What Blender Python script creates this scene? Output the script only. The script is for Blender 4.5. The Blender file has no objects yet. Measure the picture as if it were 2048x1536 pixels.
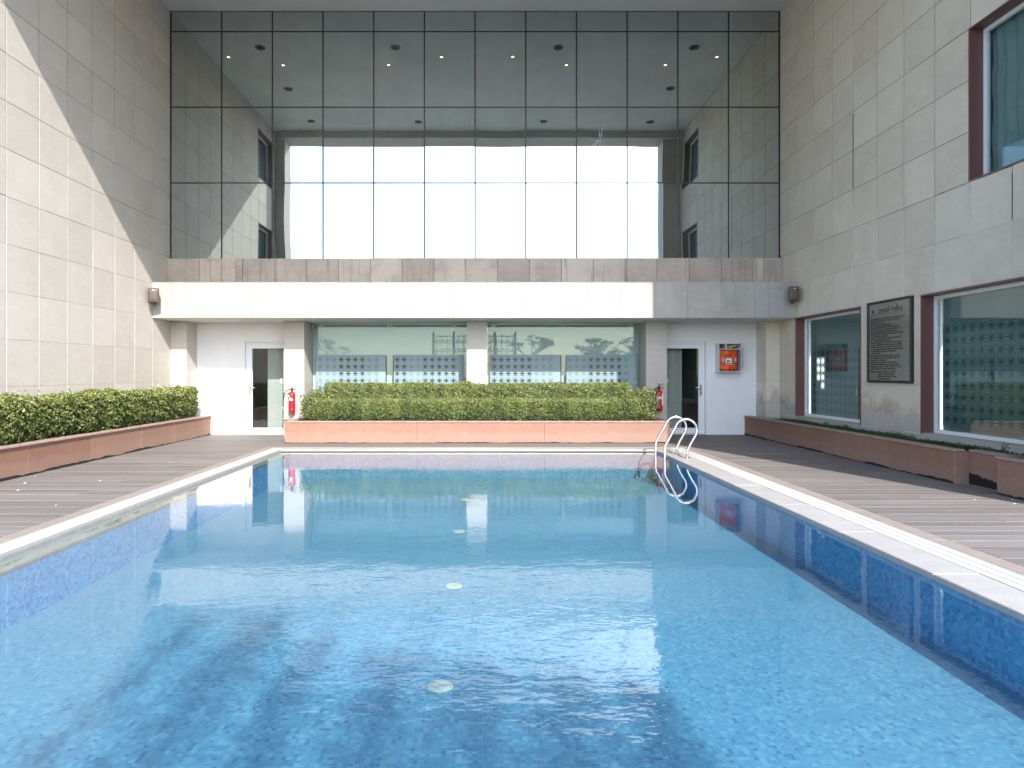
import bpy, bmesh, math, random
import numpy as np
from mathutils import Vector, Matrix

# ------------------------------------------------------------------ scene, camera, sky, sun, exposure
S = bpy.context.scene
COL = S.collection
R = math.radians
EYE = 1.42
cam_d = bpy.data.cameras.new('camera')
cam = bpy.data.objects.new('camera', cam_d)
COL.objects.link(cam)
cam.location = (0, 0, EYE)
cam.rotation_euler = (R(90), 0, 0)
cam_d.sensor_width = 36
cam_d.lens = 1300 / 2048 * 36
cam_d.shift_x = (1024 - 968) / 2048
cam_d.shift_y = -(768 - 747) / 2048
cam_d.clip_end = 2000
S.camera = cam

SUN = Vector((0.34, -1.0, 0.82)).normalized()          # towards the sun
SUN_EL = math.asin(SUN.z)
SUN_AZ = math.atan2(SUN.x, SUN.y)                      # clockwise from +Y
world = bpy.data.worlds.new('World')
S.world = world
world.use_nodes = True
wn = world.node_tree.nodes
wn.clear()
sky = wn.new('ShaderNodeTexSky')
sky.sky_type = 'NISHITA'
sky.sun_disc = False
sky.sun_elevation = SUN_EL
sky.sun_rotation = SUN_AZ
sky.air_density = 1.0
sky.dust_density = 1.0
sky.ozone_density = 1.0
bg = wn.new('ShaderNodeBackground')
bg.inputs['Strength'].default_value = 0.15
wo = wn.new('ShaderNodeOutputWorld')
world.node_tree.links.new(sky.outputs[0], bg.inputs[0])
world.node_tree.links.new(bg.outputs[0], wo.inputs[0])

sun_d = bpy.data.lights.new('sun', 'SUN')
sun_d.energy = 2.45
sun_d.angle = R(0.5)
sun_d.color = (1.0, 0.96, 0.91)
sun = bpy.data.objects.new('sun', sun_d)
COL.objects.link(sun)
sun.rotation_euler = (-SUN).to_track_quat('-Z', 'Y').to_euler()
sun.location = SUN * 40

S.view_settings.view_transform = 'Standard'
S.view_settings.look = 'None'
S.view_settings.gamma = 1.0
S.view_settings.exposure = 1.82
S.render.engine = 'CYCLES'
S.cycles.max_bounces = 9
S.cycles.diffuse_bounces = 4
S.cycles.glossy_bounces = 6
S.cycles.transparent_max_bounces = 16
S.cycles.caustics_reflective = False
S.cycles.caustics_refractive = False
S.cycles.sample_clamp_indirect = 6
S.cycles.use_denoising = True

rng = np.random.default_rng(7)
random.seed(7)

# ------------------------------------------------------------------ helpers: objects
WPOS = {}


def put(name, me, m=None, loc=(0, 0, 0), parent=None, rot=None):
    """link a mesh (or None for an Empty) at a world location, under a parent"""
    o = bpy.data.objects.new(name, me)
    COL.objects.link(o)
    loc = Vector(loc)
    WPOS[o.name] = loc.copy()
    if parent is not None:
        o.parent = parent
        loc = loc - WPOS[parent.name]
    o.location = loc
    if rot is not None:
        o.rotation_euler = rot
    if m is not None and me is not None:
        if len(me.materials) == 0:
            me.materials.append(m)
        elif me.materials[0] is not m:
            o.material_slots[0].link = 'OBJECT'
            o.material_slots[0].material = m
    return o


def tag(o, label, cat, group=None):
    o['label'] = label
    o['category'] = cat
    o['kind'] = 'thing'
    if group:
        o['group'] = group
    return o


def struct(o):
    o['kind'] = 'structure'
    return o


def stuff(o):
    o['kind'] = 'stuff'
    return o


def thing(name, loc, label, cat, group=None):
    return tag(put(name, None, None, loc), label, cat, group)


def from_bm(bm, name, smooth=False):
    me = bpy.data.meshes.new(name)
    bmesh.ops.recalc_face_normals(bm, faces=bm.faces)
    bm.to_mesh(me)
    bm.free()
    if smooth:
        for p in me.polygons:
            p.use_smooth = True
    return me


_bc = {}


def box_mesh(sx, sy, sz, bev=0.0, key=''):
    k = (round(sx, 4), round(sy, 4), round(sz, 4), bev, key)
    if k in _bc:
        return _bc[k]
    bm = bmesh.new()
    bmesh.ops.create_cube(bm, size=1)
    bmesh.ops.scale(bm, vec=(sx, sy, sz), verts=bm.verts)
    if bev:
        bmesh.ops.bevel(bm, geom=bm.edges[:], offset=bev, segments=1, affect='EDGES')
    me = from_bm(bm, 'box')
    _bc[k] = me
    return me


def slab(name, x0, x1, y0, y1, z0, z1, m, parent=None, bev=0.0):
    """axis-aligned box between world limits"""
    me = box_mesh(x1 - x0, y1 - y0, z1 - z0, bev, m.name)
    return put(name, me, m, ((x0 + x1) / 2, (y0 + y1) / 2, (z0 + z1) / 2), parent)


def bm_box(bm, x0, x1, y0, y1, z0, z1):
    r = bmesh.ops.create_cube(bm, size=1)
    for v in r['verts']:
        v.co = Vector(((x0 + x1) / 2 + v.co.x * (x1 - x0), (y0 + y1) / 2 + v.co.y * (y1 - y0), (z0 + z1) / 2 + v.co.z * (z1 - z0)))
    return r['verts']


def tube_bm(bm, pts, radii, seg=12, cap=True):
    pts = [Vector(p) for p in pts]
    if not hasattr(radii, '__len__'):
        radii = [radii] * len(pts)
    rings = []
    up = None
    for i, p in enumerate(pts):
        if i == 0:
            d = pts[1] - p
        elif i == len(pts) - 1:
            d = p - pts[i - 1]
        else:
            d = (pts[i + 1] - p).normalized() + (p - pts[i - 1]).normalized()
        d.normalize()
        if up is None:
            up = d.orthogonal().normalized()
        up = (up - d * up.dot(d))
        if up.length < 1e-5:
            up = d.orthogonal()
        up.normalize()
        s = d.cross(up)
        rings.append([bm.verts.new(p + (up * math.cos(a) + s * math.sin(a)) * radii[i]) for a in [2 * math.pi * k / seg for k in range(seg)]])
    for a, b in zip(rings, rings[1:]):
        for k in range(seg):
            bm.faces.new((a[k], a[(k + 1) % seg], b[(k + 1) % seg], b[k]))
    if cap:
        bm.faces.new(rings[0])
        bm.faces.new(rings[-1])


def tube_mesh(pts, radii, seg=12):
    bm = bmesh.new()
    tube_bm(bm, pts, radii, seg)
    return from_bm(bm, 'tube', True)


def lathe_mesh(prof, seg=24):
    bm = bmesh.new()
    rings = []
    for r, z in prof:
        rings.append([bm.verts.new((r * math.cos(2 * math.pi * k / seg), r * math.sin(2 * math.pi * k / seg), z)) for k in range(seg)])
    for a, b in zip(rings, rings[1:]):
        for k in range(seg):
            bm.faces.new((a[k], a[(k + 1) % seg], b[(k + 1) % seg], b[k]))
    bm.faces.new(rings[0])
    bm.faces.new(rings[-1])
    return from_bm(bm, 'lathe', True)


def prism_mesh(poly, depth, axis='Y'):
    """extrude a 2-D outline; poly in (a,b); axis = extrusion axis"""
    def P(a, b, d):
        return {'Y': (a, d, b), 'X': (d, a, b), 'Z': (a, b, d)}[axis]
    bm = bmesh.new()
    f = [bm.verts.new(P(a, b, 0)) for a, b in poly]
    g = [bm.verts.new(P(a, b, depth)) for a, b in poly]
    bm.faces.new(f)
    bm.faces.new(g[::-1])
    n = len(poly)
    for i in range(n):
        bm.faces.new((f[i], g[i], g[(i + 1) % n], f[(i + 1) % n]))
    return from_bm(bm, 'prism')


# ------------------------------------------------------------------ helpers: materials
class NT:
    def __init__(self, name):
        self.m = bpy.data.materials.new(name)
        self.m.use_nodes = True
        self.t = self.m.node_tree
        self.t.nodes.clear()
        self.out = self.t.nodes.new('ShaderNodeOutputMaterial')

    def n(self, typ, props=None, **ins):
        nd = self.t.nodes.new('ShaderNode' + typ)
        for k, v in (props or {}).items():
            setattr(nd, k, v)
        for k, v in ins.items():
            key = int(k[1:]) if k[0] == '_' else k.replace('__', ' ')
            self.set(nd.inputs[key], v)
        return nd

    def set(self, sock, v):
        if isinstance(v, bpy.types.NodeSocket):
            self.t.links.new(v, sock)
        elif hasattr(v, '__len__') and len(v) == 3 and sock.type == 'RGBA':
            sock.default_value = (*v, 1)
        else:
            sock.default_value = v

    def coord(self, which='Object'):
        return self.n('TexCoord').outputs[which]

    def pos(self):
        return self.n('NewGeometry').outputs['Position']

    def noise(self, vec, scale, detail=4, rough=0.55, which=0):
        return self.n('TexNoise', Vector=vec, Scale=scale, Detail=detail, Roughness=rough).outputs[which]

    def ramp(self, fac, stops):
        r = self.n('ValToRGB', Fac=fac)
        cr = r.color_ramp
        while len(cr.elements) < len(stops):
            cr.elements.new(0.5)
        for e, (p, c) in zip(cr.elements, stops):
            e.position = p
            e.color = (*c, 1) if len(c) == 3 else c
        return r.outputs[0]

    def math(self, op, a, b=0.0, c=0.0):
        nd = self.n('Math', {'operation': op})
        self.set(nd.inputs[0], a)
        self.set(nd.inputs[1], b)
        self.set(nd.inputs[2], c)
        return nd.outputs[0]

    def mix(self, fac, a, b, mode='MIX'):
        nd = self.n('MixRGB', {'blend_type': mode})
        self.set(nd.inputs[0], fac)
        self.set(nd.inputs[1], a)
        self.set(nd.inputs[2], b)
        return nd.outputs[0]

    def mapping(self, vec, scale=(1, 1, 1), loc=(0, 0, 0)):
        return self.n('Mapping', Vector=vec, Scale=scale, Location=loc).outputs[0]

    def bump(self, h, strength=0.3, dist=0.01):
        return self.n('Bump', Height=h, Strength=strength, Distance=dist).outputs[0]

    def principled(self, **ins):
        b = self.n('BsdfPrincipled', None, **ins)
        self.t.links.new(b.outputs[0], self.out.inputs[0])
        return self.m

    def surf(self, sh):
        self.t.links.new(sh, self.out.inputs[0])
        return self.m

    def schlick(self, f0, normal=None, power=5.0):
        """reflectance of a thin sheet, the same from both sides"""
        g = self.n('NewGeometry')
        d = self.n('VectorMath', {'operation': 'DOT_PRODUCT'}, _0=g.outputs['Incoming'], _1=normal if normal is not None else g.outputs['Normal']).outputs['Value']
        k = self.math('POWER', self.math('MAXIMUM', self.math('SUBTRACT', 1.0, self.math('ABSOLUTE', d)), 0.0), power)
        return self.math('ADD', f0, self.math('MULTIPLY', k, 1.0 - f0))

    def rand(self):
        return self.n('ObjectInfo').outputs['Random']


def plain(name, col, rough=0.5, metal=0.0, spec=0.5, grain=0.08, scale=30, bump=0.0):
    t = NT(name)
    p = t.pos()
    nz = t.noise(p, scale, 5)
    lo = tuple(c * (1 - grain) for c in col)
    hi = tuple(min(1, c * (1 + grain)) for c in col)
    c = t.ramp(nz, [(0.25, lo), (0.75, hi)])
    kw = dict(Base__Color=c, Roughness=rough, Metallic=metal)
    if bump:
        kw['Normal'] = t.bump(nz, bump, 0.005)
    m = t.principled(**kw)
    for nd in t.t.nodes:
        if nd.type == 'BSDF_PRINCIPLED':
            nd.inputs['Specular IOR Level'].default_value = spec
    return m


def stone_mat(name, c0, c1, stain=(0.30, 0.25, 0.19), stain_amt=0.35, streak=0.25, low_stain=False, spots=True):
    """honed sandstone: every slab its own tone, clouding, drips, pin-holes and scuffs"""
    t = NT(name)
    p = t.pos()
    r = t.rand()
    base = t.ramp(r, [(0.0, c0), (0.5, tuple((a + b) / 2 for a, b in zip(c0, c1))), (1.0, c1)])
    off = t.n('CombineXYZ', X=t.math('MULTIPLY', r, 37.0), Y=t.math('MULTIPLY', r, 91.0), Z=t.math('MULTIPLY', r, 53.0)).outputs[0]
    q = t.n('VectorMath', {'operation': 'ADD'}, _0=p, _1=off).outputs[0]
    cloud = t.noise(q, 1.6, 6, 0.6)
    base = t.mix(t.math('MULTIPLY', t.ramp(cloud, [(0.45, (0, 0, 0)), (0.72, (1, 1, 1))]), stain_amt), base, stain)
    vein = t.noise(t.mapping(q, (2.2, 2.2, 7.0)), 1.3, 5, 0.65)
    base = t.mix(t.math('MULTIPLY', t.ramp(vein, [(0.5, (0, 0, 0)), (0.7, (1, 1, 1))]), 0.22), base, tuple(min(1, c * 1.25) for c in c1))
    drip = t.noise(t.mapping(p, (9.0, 9.0, 0.35)), 1.0, 5, 0.6)
    base = t.mix(t.math('MULTIPLY', t.ramp(drip, [(0.56, (0, 0, 0)), (0.72, (1, 1, 1))]), streak), base, (0.17, 0.15, 0.13))
    if low_stain:
        z = t.n('SeparateXYZ', Vector=p).outputs[2]
        zz = t.math('ADD', z, t.math('MULTIPLY', t.noise(p, 2.2, 6, 0.6), -1.3))
        f = t.ramp(zz, [(0.0, (1, 1, 1)), (0.32, (0, 0, 0))])
        base = t.mix(t.math('MULTIPLY', f, 0.75), base, (0.27, 0.19, 0.11))
        f2 = t.ramp(t.math('ADD', z, t.math('MULTIPLY', t.noise(p, 3.7, 6, 0.7), -1.5)), [(0.0, (1, 1, 1)), (0.12, (0, 0, 0))])
        base = t.mix(t.math('MULTIPLY', f2, 0.8), base, (0.52, 0.50, 0.47))
    fine = t.noise(p, 90, 3, 0.6)
    base = t.mix(0.16, base, t.ramp(fine, [(0.3, (0.18, 0.16, 0.14)), (0.7, (0.75, 0.72, 0.68))]), 'OVERLAY')
    if spots:
        vo = t.n('TexVoronoi', Vector=q, Scale=2.1, Randomness=1.0).outputs['Distance']
        base = t.mix(t.ramp(vo, [(0.012, (0.6, 0.6, 0.6)), (0.03, (0, 0, 0))]), base, (0.07, 0.06, 0.05))
        vo2 = t.n('TexVoronoi', Vector=t.mapping(q, (1, 1, 1), (5.3, 2.7, 9.1)), Scale=1.7, Randomness=1.0).outputs['Distance']
        base = t.mix(t.ramp(t.math('ADD', vo2, t.math('MULTIPLY', fine, 0.04)), [(0.03, (0.55, 0.55, 0.55)), (0.075, (0, 0, 0))]), base, (0.72, 0.70, 0.67))
    return t.principled(Base__Color=base, Roughness=0.72, Normal=t.bump(t.noise(p, 55, 5, 0.7), 0.12, 0.006))


def joint_mat():
    t = NT('joint_mortar')
    p = t.pos()
    z = t.n('SeparateXYZ', Vector=p).outputs[2]
    f = t.math('ADD', t.math('MULTIPLY', z, 0.30), t.math('MULTIPLY', t.noise(p, 1.6, 6, 0.75), 1.8))
    c = t.ramp(f, [(0.0, (0.74, 0.72, 0.69)), (1.0, (0.74, 0.72, 0.69))])
    # white pointing low down, bare open joints where the filler has fallen out higher up
    c = t.mix(t.ramp(t.math('SUBTRACT', f, 1.45), [(0.40, (0, 0, 0)), (0.75, (1, 1, 1))]), (0.58, 0.56, 0.535), (0.045, 0.04, 0.038))
    return t.principled(Base__Color=c, Roughness=0.9)


M = {}
M['stone'] = stone_mat('wall_stone', (0.525, 0.485, 0.44), (0.585, 0.542, 0.495), stain=(0.40, 0.35, 0.30), stain_amt=0.22, streak=0.07)
M['stone_right'] = stone_mat('wall_stone_weathered', (0.62, 0.555, 0.465), (0.69, 0.625, 0.535), stain=(0.40, 0.35, 0.29), stain_amt=0.25, streak=0.07, low_stain=True)  # low stains, plus a tone lightened and warmed to stand for fill light
M['stone_ledge'] = stone_mat('ledge_stone', (0.365, 0.352, 0.330), (0.385, 0.372, 0.350), stain=(0.28, 0.25, 0.215), stain_amt=0.5, streak=0.3)
M['stone_parapet'] = stone_mat('parapet_stone', (0.36, 0.31, 0.275), (0.50, 0.445, 0.40), stain=(0.22, 0.19, 0.17), stain_amt=0.6, streak=0.75)
M['stone_column'] = stone_mat('column_stone', (0.46, 0.435, 0.40), (0.52, 0.49, 0.455), stain=(0.46, 0.40, 0.35), stain_amt=0.4, streak=0.12, spots=False)
M['joint'] = joint_mat()
M['paint'] = plain('white_wall_paint', (0.80, 0.80, 0.82), 0.75, grain=0.03, scale=3, bump=0.05)
M['soffit'] = plain('soffit_paint', (0.74, 0.72, 0.66), 0.8, grain=0.10, scale=0.8)
M['mullion'] = plain('black_sealant', (0.012, 0.013, 0.014), 0.45)
M['red_granite'] = plain('red_granite', (0.17, 0.075, 0.065), 0.4, grain=0.45, scale=140)
M['upvc'] = plain('white_plastic_frame', (0.82, 0.83, 0.85), 0.35, grain=0.02)
M['steel'] = plain('brushed_steel', (0.72, 0.72, 0.72), 0.16, 1.0, grain=0.04)
M['chrome'] = plain('door_handle_metal', (0.75, 0.75, 0.76), 0.22, 1.0, grain=0.03)
M['red'] = plain('red_enamel', (0.52, 0.012, 0.018), 0.25, grain=0.06)
M['rubber'] = plain('black_rubber', (0.018, 0.018, 0.02), 0.5)
M['label'] = plain('white_label', (0.75, 0.76, 0.78), 0.5)
M['cream_label'] = plain('cream_label', (0.72, 0.70, 0.52), 0.5)
M['black'] = plain('black_lacquer', (0.015, 0.014, 0.014), 0.35)
M['ink'] = plain('black_ink', (0.012, 0.011, 0.011), 0.6)
M['speaker_front'] = plain('speaker_brown_grille', (0.085, 0.062, 0.05), 0.55, grain=0.2, scale=200)
M['speaker_body'] = plain('speaker_black_case', (0.03, 0.028, 0.027), 0.4)
M['speaker_edge'] = plain('speaker_grey_trim', (0.28, 0.28, 0.29), 0.5)
M['orange'] = plain('orange_fabric', (0.80, 0.13, 0.025), 0.75, grain=0.25, scale=14, bump=0.3)
M['orange_dark'] = plain('orange_fabric_fold', (0.62, 0.085, 0.018), 0.8, grain=0.2, scale=25)
M['tape'] = plain('grey_reflective_tape', (0.45, 0.42, 0.38), 0.35)
M['rope'] = plain('yellow_rope', (0.70, 0.58, 0.16), 0.8)
M['cabinet'] = plain('cabinet_white', (0.66, 0.66, 0.70), 0.4, grain=0.03)
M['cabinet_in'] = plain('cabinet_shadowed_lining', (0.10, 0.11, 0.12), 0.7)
M['tar'] = plain('black_waterproofing', (0.012, 0.011, 0.011), 0.9, grain=0.4)  # planter waterproofing, open joints, and the dark under the deck boards
M['soil'] = plain('soil', (0.07, 0.045, 0.03), 0.95, grain=0.5, scale=18, bump=0.6)
M['twig'] = plain('twig_bark', (0.20, 0.15, 0.11), 0.9, grain=0.3)
M['bark'] = plain('grey_bark', (0.22, 0.19, 0.16), 0.9, grain=0.3, scale=12)
M['petal'] = plain('white_petal', (0.85, 0.84, 0.80), 0.6)
M['grating'] = plain('white_grating_plastic', (0.40, 0.395, 0.375), 0.5, grain=0.05, scale=8)
M['channel'] = plain('channel_grey', (0.10, 0.10, 0.095), 0.8)
M['clamp'] = plain('patch_fitting_metal', (0.32, 0.33, 0.31), 0.4, 0.8)
M['trellis'] = plain('dark_green_steel', (0.04, 0.05, 0.045), 0.5)
M['ground'] = plain('paved_terrace', (0.34, 0.32, 0.29), 0.9, grain=0.15, scale=2)
M['room_light'] = plain('pale_room_panel', (0.33, 0.36, 0.345), 0.6, grain=0.03)
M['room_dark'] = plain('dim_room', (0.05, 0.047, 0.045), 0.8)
M['fixture'] = plain('downlight_trim', (0.10, 0.10, 0.10), 0.4)
M['inlet'] = plain('pale_inlet_plastic', (0.27, 0.33, 0.29), 0.5)

t = NT('lamp_glow')
M['lamp'] = t.surf(t.n('Emission', Color=(1.0, 0.74, 0.36, 1), Strength=2.2).outputs[0])
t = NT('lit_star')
M['star_lit'] = t.surf(t.n('Emission', Color=(1.0, 0.98, 0.94, 1), Strength=0.75).outputs[0])  # glow stands in for room light showing through the clear stars


def curtain_glass():
    t = NT('mirror_tinted_glass')
    p = t.pos()
    haze = t.noise(t.mapping(p, (1.0, 1.0, 0.4)), 1.2, 6, 0.65)
    streak = t.noise(t.mapping(p, (6, 6, 0.5)), 1.0, 5, 0.6)
    mir = t.n('BsdfGlossy', Color=(0.53, 0.575, 0.565, 1), Roughness=0.004).outputs[0]
    dif = t.n('BsdfDiffuse', Color=t.ramp(streak, [(0.3, (0.16, 0.19, 0.20)), (0.7, (0.30, 0.34, 0.36))])).outputs[0]
    f = t.math('ADD', 0.05, t.math('MULTIPLY', t.ramp(haze, [(0.4, (0, 0, 0)), (0.75, (1, 1, 1))]), 0.16))
    return t.surf(t.n('MixShader', Fac=f, _1=mir, _2=dif).outputs[0])


M['mirror'] = curtain_glass()


def window_glass(name, f0, tint, refl=(0.9, 0.95, 0.95)):
    t = NT(name)
    fr = t.schlick(f0)
    gl = t.n('BsdfGlossy', Color=(*refl, 1), Roughness=0.003).outputs[0]
    tr = t.n('BsdfTransparent', Color=(*tint, 1)).outputs[0]
    return t.surf(t.n('MixShader', Fac=fr, _1=tr, _2=gl).outputs[0])


M['pane'] = window_glass('green_tinted_pane', 0.028, (0.93, 0.97, 0.965), (0.80, 0.92, 1.0))
M['pane_door'] = window_glass('door_pane', 0.05, (0.95, 0.97, 0.96))
M['pane_side'] = window_glass('teal_tinted_pane', 0.05, (0.82, 0.90, 0.90))
M['film'] = plain('frosted_film', (0.225, 0.305, 0.325), 0.6, grain=0.03, scale=3)
M['film_back'] = plain('pale_blind', (0.42, 0.475, 0.465), 0.8, grain=0.04, scale=2)
M['film_side'] = plain('teal_frosted_film', (0.15, 0.225, 0.23), 0.6, grain=0.06, scale=3)
M['back_side'] = plain('dim_teal_interior', (0.17, 0.225, 0.215), 0.8, grain=0.1, scale=2)
M['star_dark'] = plain('clear_star_on_dark', (0.012, 0.03, 0.035), 0.4)
M['star_faint'] = plain('clear_star_on_pale', (0.14, 0.20, 0.215), 0.5)
M['star_side'] = plain('clear_star_on_teal', (0.015, 0.045, 0.045), 0.4)
M['curtain'] = plain('teal_curtain', (0.30, 0.36, 0.35), 0.9, grain=0.1, scale=4)
M['paper'] = plain('pale_blue_sheet', (0.45, 0.55, 0.66), 0.7)


def sandstone():
    t = NT('pink_sandstone')
    p = t.pos()
    r = t.rand()
    base = t.ramp(r, [(0.0, (0.255, 0.132, 0.092)), (0.5, (0.275, 0.154, 0.112)), (1.0, (0.295, 0.174, 0.130))])
    base = t.mix(t.math('MULTIPLY', t.ramp(t.noise(p, 1.7, 6, 0.65), [(0.42, (0, 0, 0)), (0.7, (1, 1, 1))]), 0.3), base, (0.34, 0.20, 0.15))
    base = t.mix(t.math('MULTIPLY', t.ramp(t.noise(t.mapping(p, (5, 5, 0.8)), 1.4, 6, 0.7), [(0.52, (0, 0, 0)), (0.75, (1, 1, 1))]), 0.45), base, (0.26, 0.11, 0.07))
    z = t.n('SeparateXYZ', Vector=p).outputs[2]
    f = t.ramp(t.math('ADD', z, t.math('MULTIPLY', t.noise(p, 4.5, 6, 0.7), -0.32)), [(0.0, (1, 1, 1)), (0.08, (0, 0, 0))])
    base = t.mix(t.math('MULTIPLY', f, 0.28), base, (0.34, 0.25, 0.21))
    f3 = t.ramp(t.math('SUBTRACT', z, t.math('MULTIPLY', t.noise(t.mapping(p, (8, 8, 1)), 1.2, 6, 0.7), -0.16)), [(0.46, (0, 0, 0)), (0.53, (1, 1, 1))])
    base = t.mix(t.math('MULTIPLY', f3, 0.3), base, (0.40, 0.29, 0.25))
    drip = t.n('TexVoronoi', Vector=t.mapping(p, (6.0, 6.0, 1.2)), Scale=1.0).outputs['Distance']
    base = t.mix(t.ramp(drip, [(0.03, (0.55, 0.55, 0.55)), (0.05, (0, 0, 0))]), base, (0.50, 0.42, 0.37))
    base = t.mix(0.25, base, t.ramp(t.noise(p, 60, 4, 0.65), [(0.3, (0.2, 0.2, 0.2)), (0.7, (0.8, 0.8, 0.8))]), 'OVERLAY')
    return t.principled(Base__Color=base, Roughness=0.8, Normal=t.bump(t.noise(p, 40, 6, 0.7), 0.25, 0.008))


M['sandstone'] = sandstone()
M['cap'] = plain('planter_cap_stone', (0.34, 0.235, 0.20), 0.75, grain=0.25, scale=9, bump=0.1)


def deck_wood():
    t = NT('weathered_deck_wood')
    p = t.pos()
    r = t.rand()
    base = t.ramp(r, [(0.0, (0.128, 0.115, 0.109)), (0.5, (0.150, 0.136, 0.129)), (1.0, (0.18, 0.164, 0.157))])
    off = t.n('CombineXYZ', X=t.math('MULTIPLY', r, 57.0), Y=0.0, Z=0.0).outputs[0]
    q = t.n('VectorMath', {'operation': 'ADD'}, _0=p, _1=off).outputs[0]
    g = t.noise(t.mapping(q, (1.2, 60, 60)), 1.0, 6, 0.7)
    base = t.mix(0.35, base, t.ramp(g, [(0.3, (0.22, 0.2, 0.19)), (0.7, (0.78, 0.77, 0.76))]), 'OVERLAY')
    w = t.noise(t.mapping(q, (1.6, 14, 1)), 1.0, 6, 0.75)
    base = t.mix(t.math('MULTIPLY', t.ramp(w, [(0.56, (0, 0, 0)), (0.74, (1, 1, 1))]), 0.5), base, (0.30, 0.28, 0.27))
    big = t.noise(p, 0.55, 4, 0.6)
    base = t.mix(t.math('MULTIPLY', t.ramp(big, [(0.4, (0, 0, 0)), (0.7, (1, 1, 1))]), 0.35), base, (0.185, 0.155, 0.14))
    return t.principled(Base__Color=base, Roughness=0.68, Normal=t.bump(g, 0.25, 0.006))


M['deck'] = deck_wood()


def granite(name, c, rough, wet=False):
    t = NT(name)
    p = t.pos()
    a = t.noise(p, 160, 4, 0.7)
    base = t.ramp(a, [(0.3, tuple(k * 0.55 for k in c)), (0.55, c), (0.75, tuple(min(1, k * 1.35) for k in c))])
    b = t.noise(t.mapping(p, (3, 9, 1)), 0.8, 6, 0.7)
    base = t.mix(t.math('MULTIPLY', t.ramp(b, [(0.45, (0, 0, 0)), (0.7, (1, 1, 1))]), 0.35), base, tuple(min(1, k * 1.4) for k in c))
    r = t.rand()
    base = t.mix(t.math('MULTIPLY', r, 0.25), base, tuple(k * 0.7 for k in c))
    return t.principled(Base__Color=base, Roughness=rough, Normal=t.bump(a, 0.2, 0.004))


M['coping'] = granite('coping_granite', (0.36, 0.345, 0.335), 0.6)
M['coping_wet'] = granite('submerged_coping', (0.225, 0.215, 0.205), 0.5)
M['border'] = granite('border_stone', (0.27, 0.225, 0.195), 0.75)


def mosaic(name, ia, ib, palette):
    """25 mm glass mosaic: each tessera its own blue, pale grout between"""
    t = NT(name)
    p = t.pos()
    wob = t.noise(p, 5.0, 2, 0.5, 1)
    q = t.n('VectorMath', {'operation': 'ADD'}, _0=p, _1=t.n('VectorMath', {'operation': 'SCALE'}, _0=wob, Scale=0.012).outputs[0]).outputs[0]
    s = t.n('SeparateXYZ', Vector=q)
    a = t.math('DIVIDE', s.outputs[ia], 0.0265)
    b = t.math('DIVIDE', s.outputs[ib], 0.0265)
    cell = t.n('CombineXYZ', X=t.math('FLOOR', a), Y=t.math('FLOOR', b), Z=0.0).outputs[0]
    wn_ = t.n('TexWhiteNoise', {'noise_dimensions': '2D'}, Vector=cell).outputs['Value']
    col = t.ramp(wn_, palette)
    for nd in t.t.nodes:
        if nd.type == 'VALTORGB':
            nd.color_ramp.interpolation = 'CONSTANT'
    patch = t.noise(t.n('VectorMath', {'operation': 'SCALE'}, _0=cell, Scale=0.09).outputs[0], 1.0, 3, 0.6)
    col = t.mix(t.math('MULTIPLY', patch, 0.5), col, palette[1][1])
    fa = t.math('ABSOLUTE', t.math('SUBTRACT', t.math('FRACT', a), 0.5))
    fb = t.math('ABSOLUTE', t.math('SUBTRACT', t.math('FRACT', b), 0.5))
    g = t.math('GREATER_THAN', t.math('MAXIMUM', fa, fb), 0.455)
    sa = t.math('ABSOLUTE', t.math('SUBTRACT', t.math('FRACT', t.math('DIVIDE', a, 12.0)), 0.5))
    sb = t.math('ABSOLUTE', t.math('SUBTRACT', t.math('FRACT', t.math('DIVIDE', b, 12.0)), 0.5))
    sheet = t.math('GREATER_THAN', t.math('MAXIMUM', sa, sb), 0.494)
    col = t.mix(t.math('MULTIPLY', g, 0.3), col, (0.15, 0.27, 0.37))
    col = t.mix(t.math('MULTIPLY', sheet, 0.14), col, (0.25, 0.38, 0.46))
    return t.principled(Base__Color=col, Roughness=0.4)


PAL = [(0.0, (0.052, 0.166, 0.260)), (0.22, (0.062, 0.190, 0.284)), (0.55, (0.075, 0.212, 0.304)), (0.80, (0.104, 0.252, 0.338)), (0.93, (0.034, 0.118, 0.212))]
PALW = [(0.0, (0.030, 0.205, 0.43)), (0.25, (0.052, 0.275, 0.51)), (0.6, (0.082, 0.325, 0.55)), (0.85, (0.018, 0.125, 0.35)), (0.94, (0.13, 0.39, 0.60))]
M['mosaic_floor'] = mosaic('pool_floor_mosaic', 0, 1, PAL)
M['mosaic_side'] = mosaic('pool_side_mosaic', 1, 2, PALW)
M['mosaic_end'] = mosaic('pool_end_mosaic', 0, 2, PAL)


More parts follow.
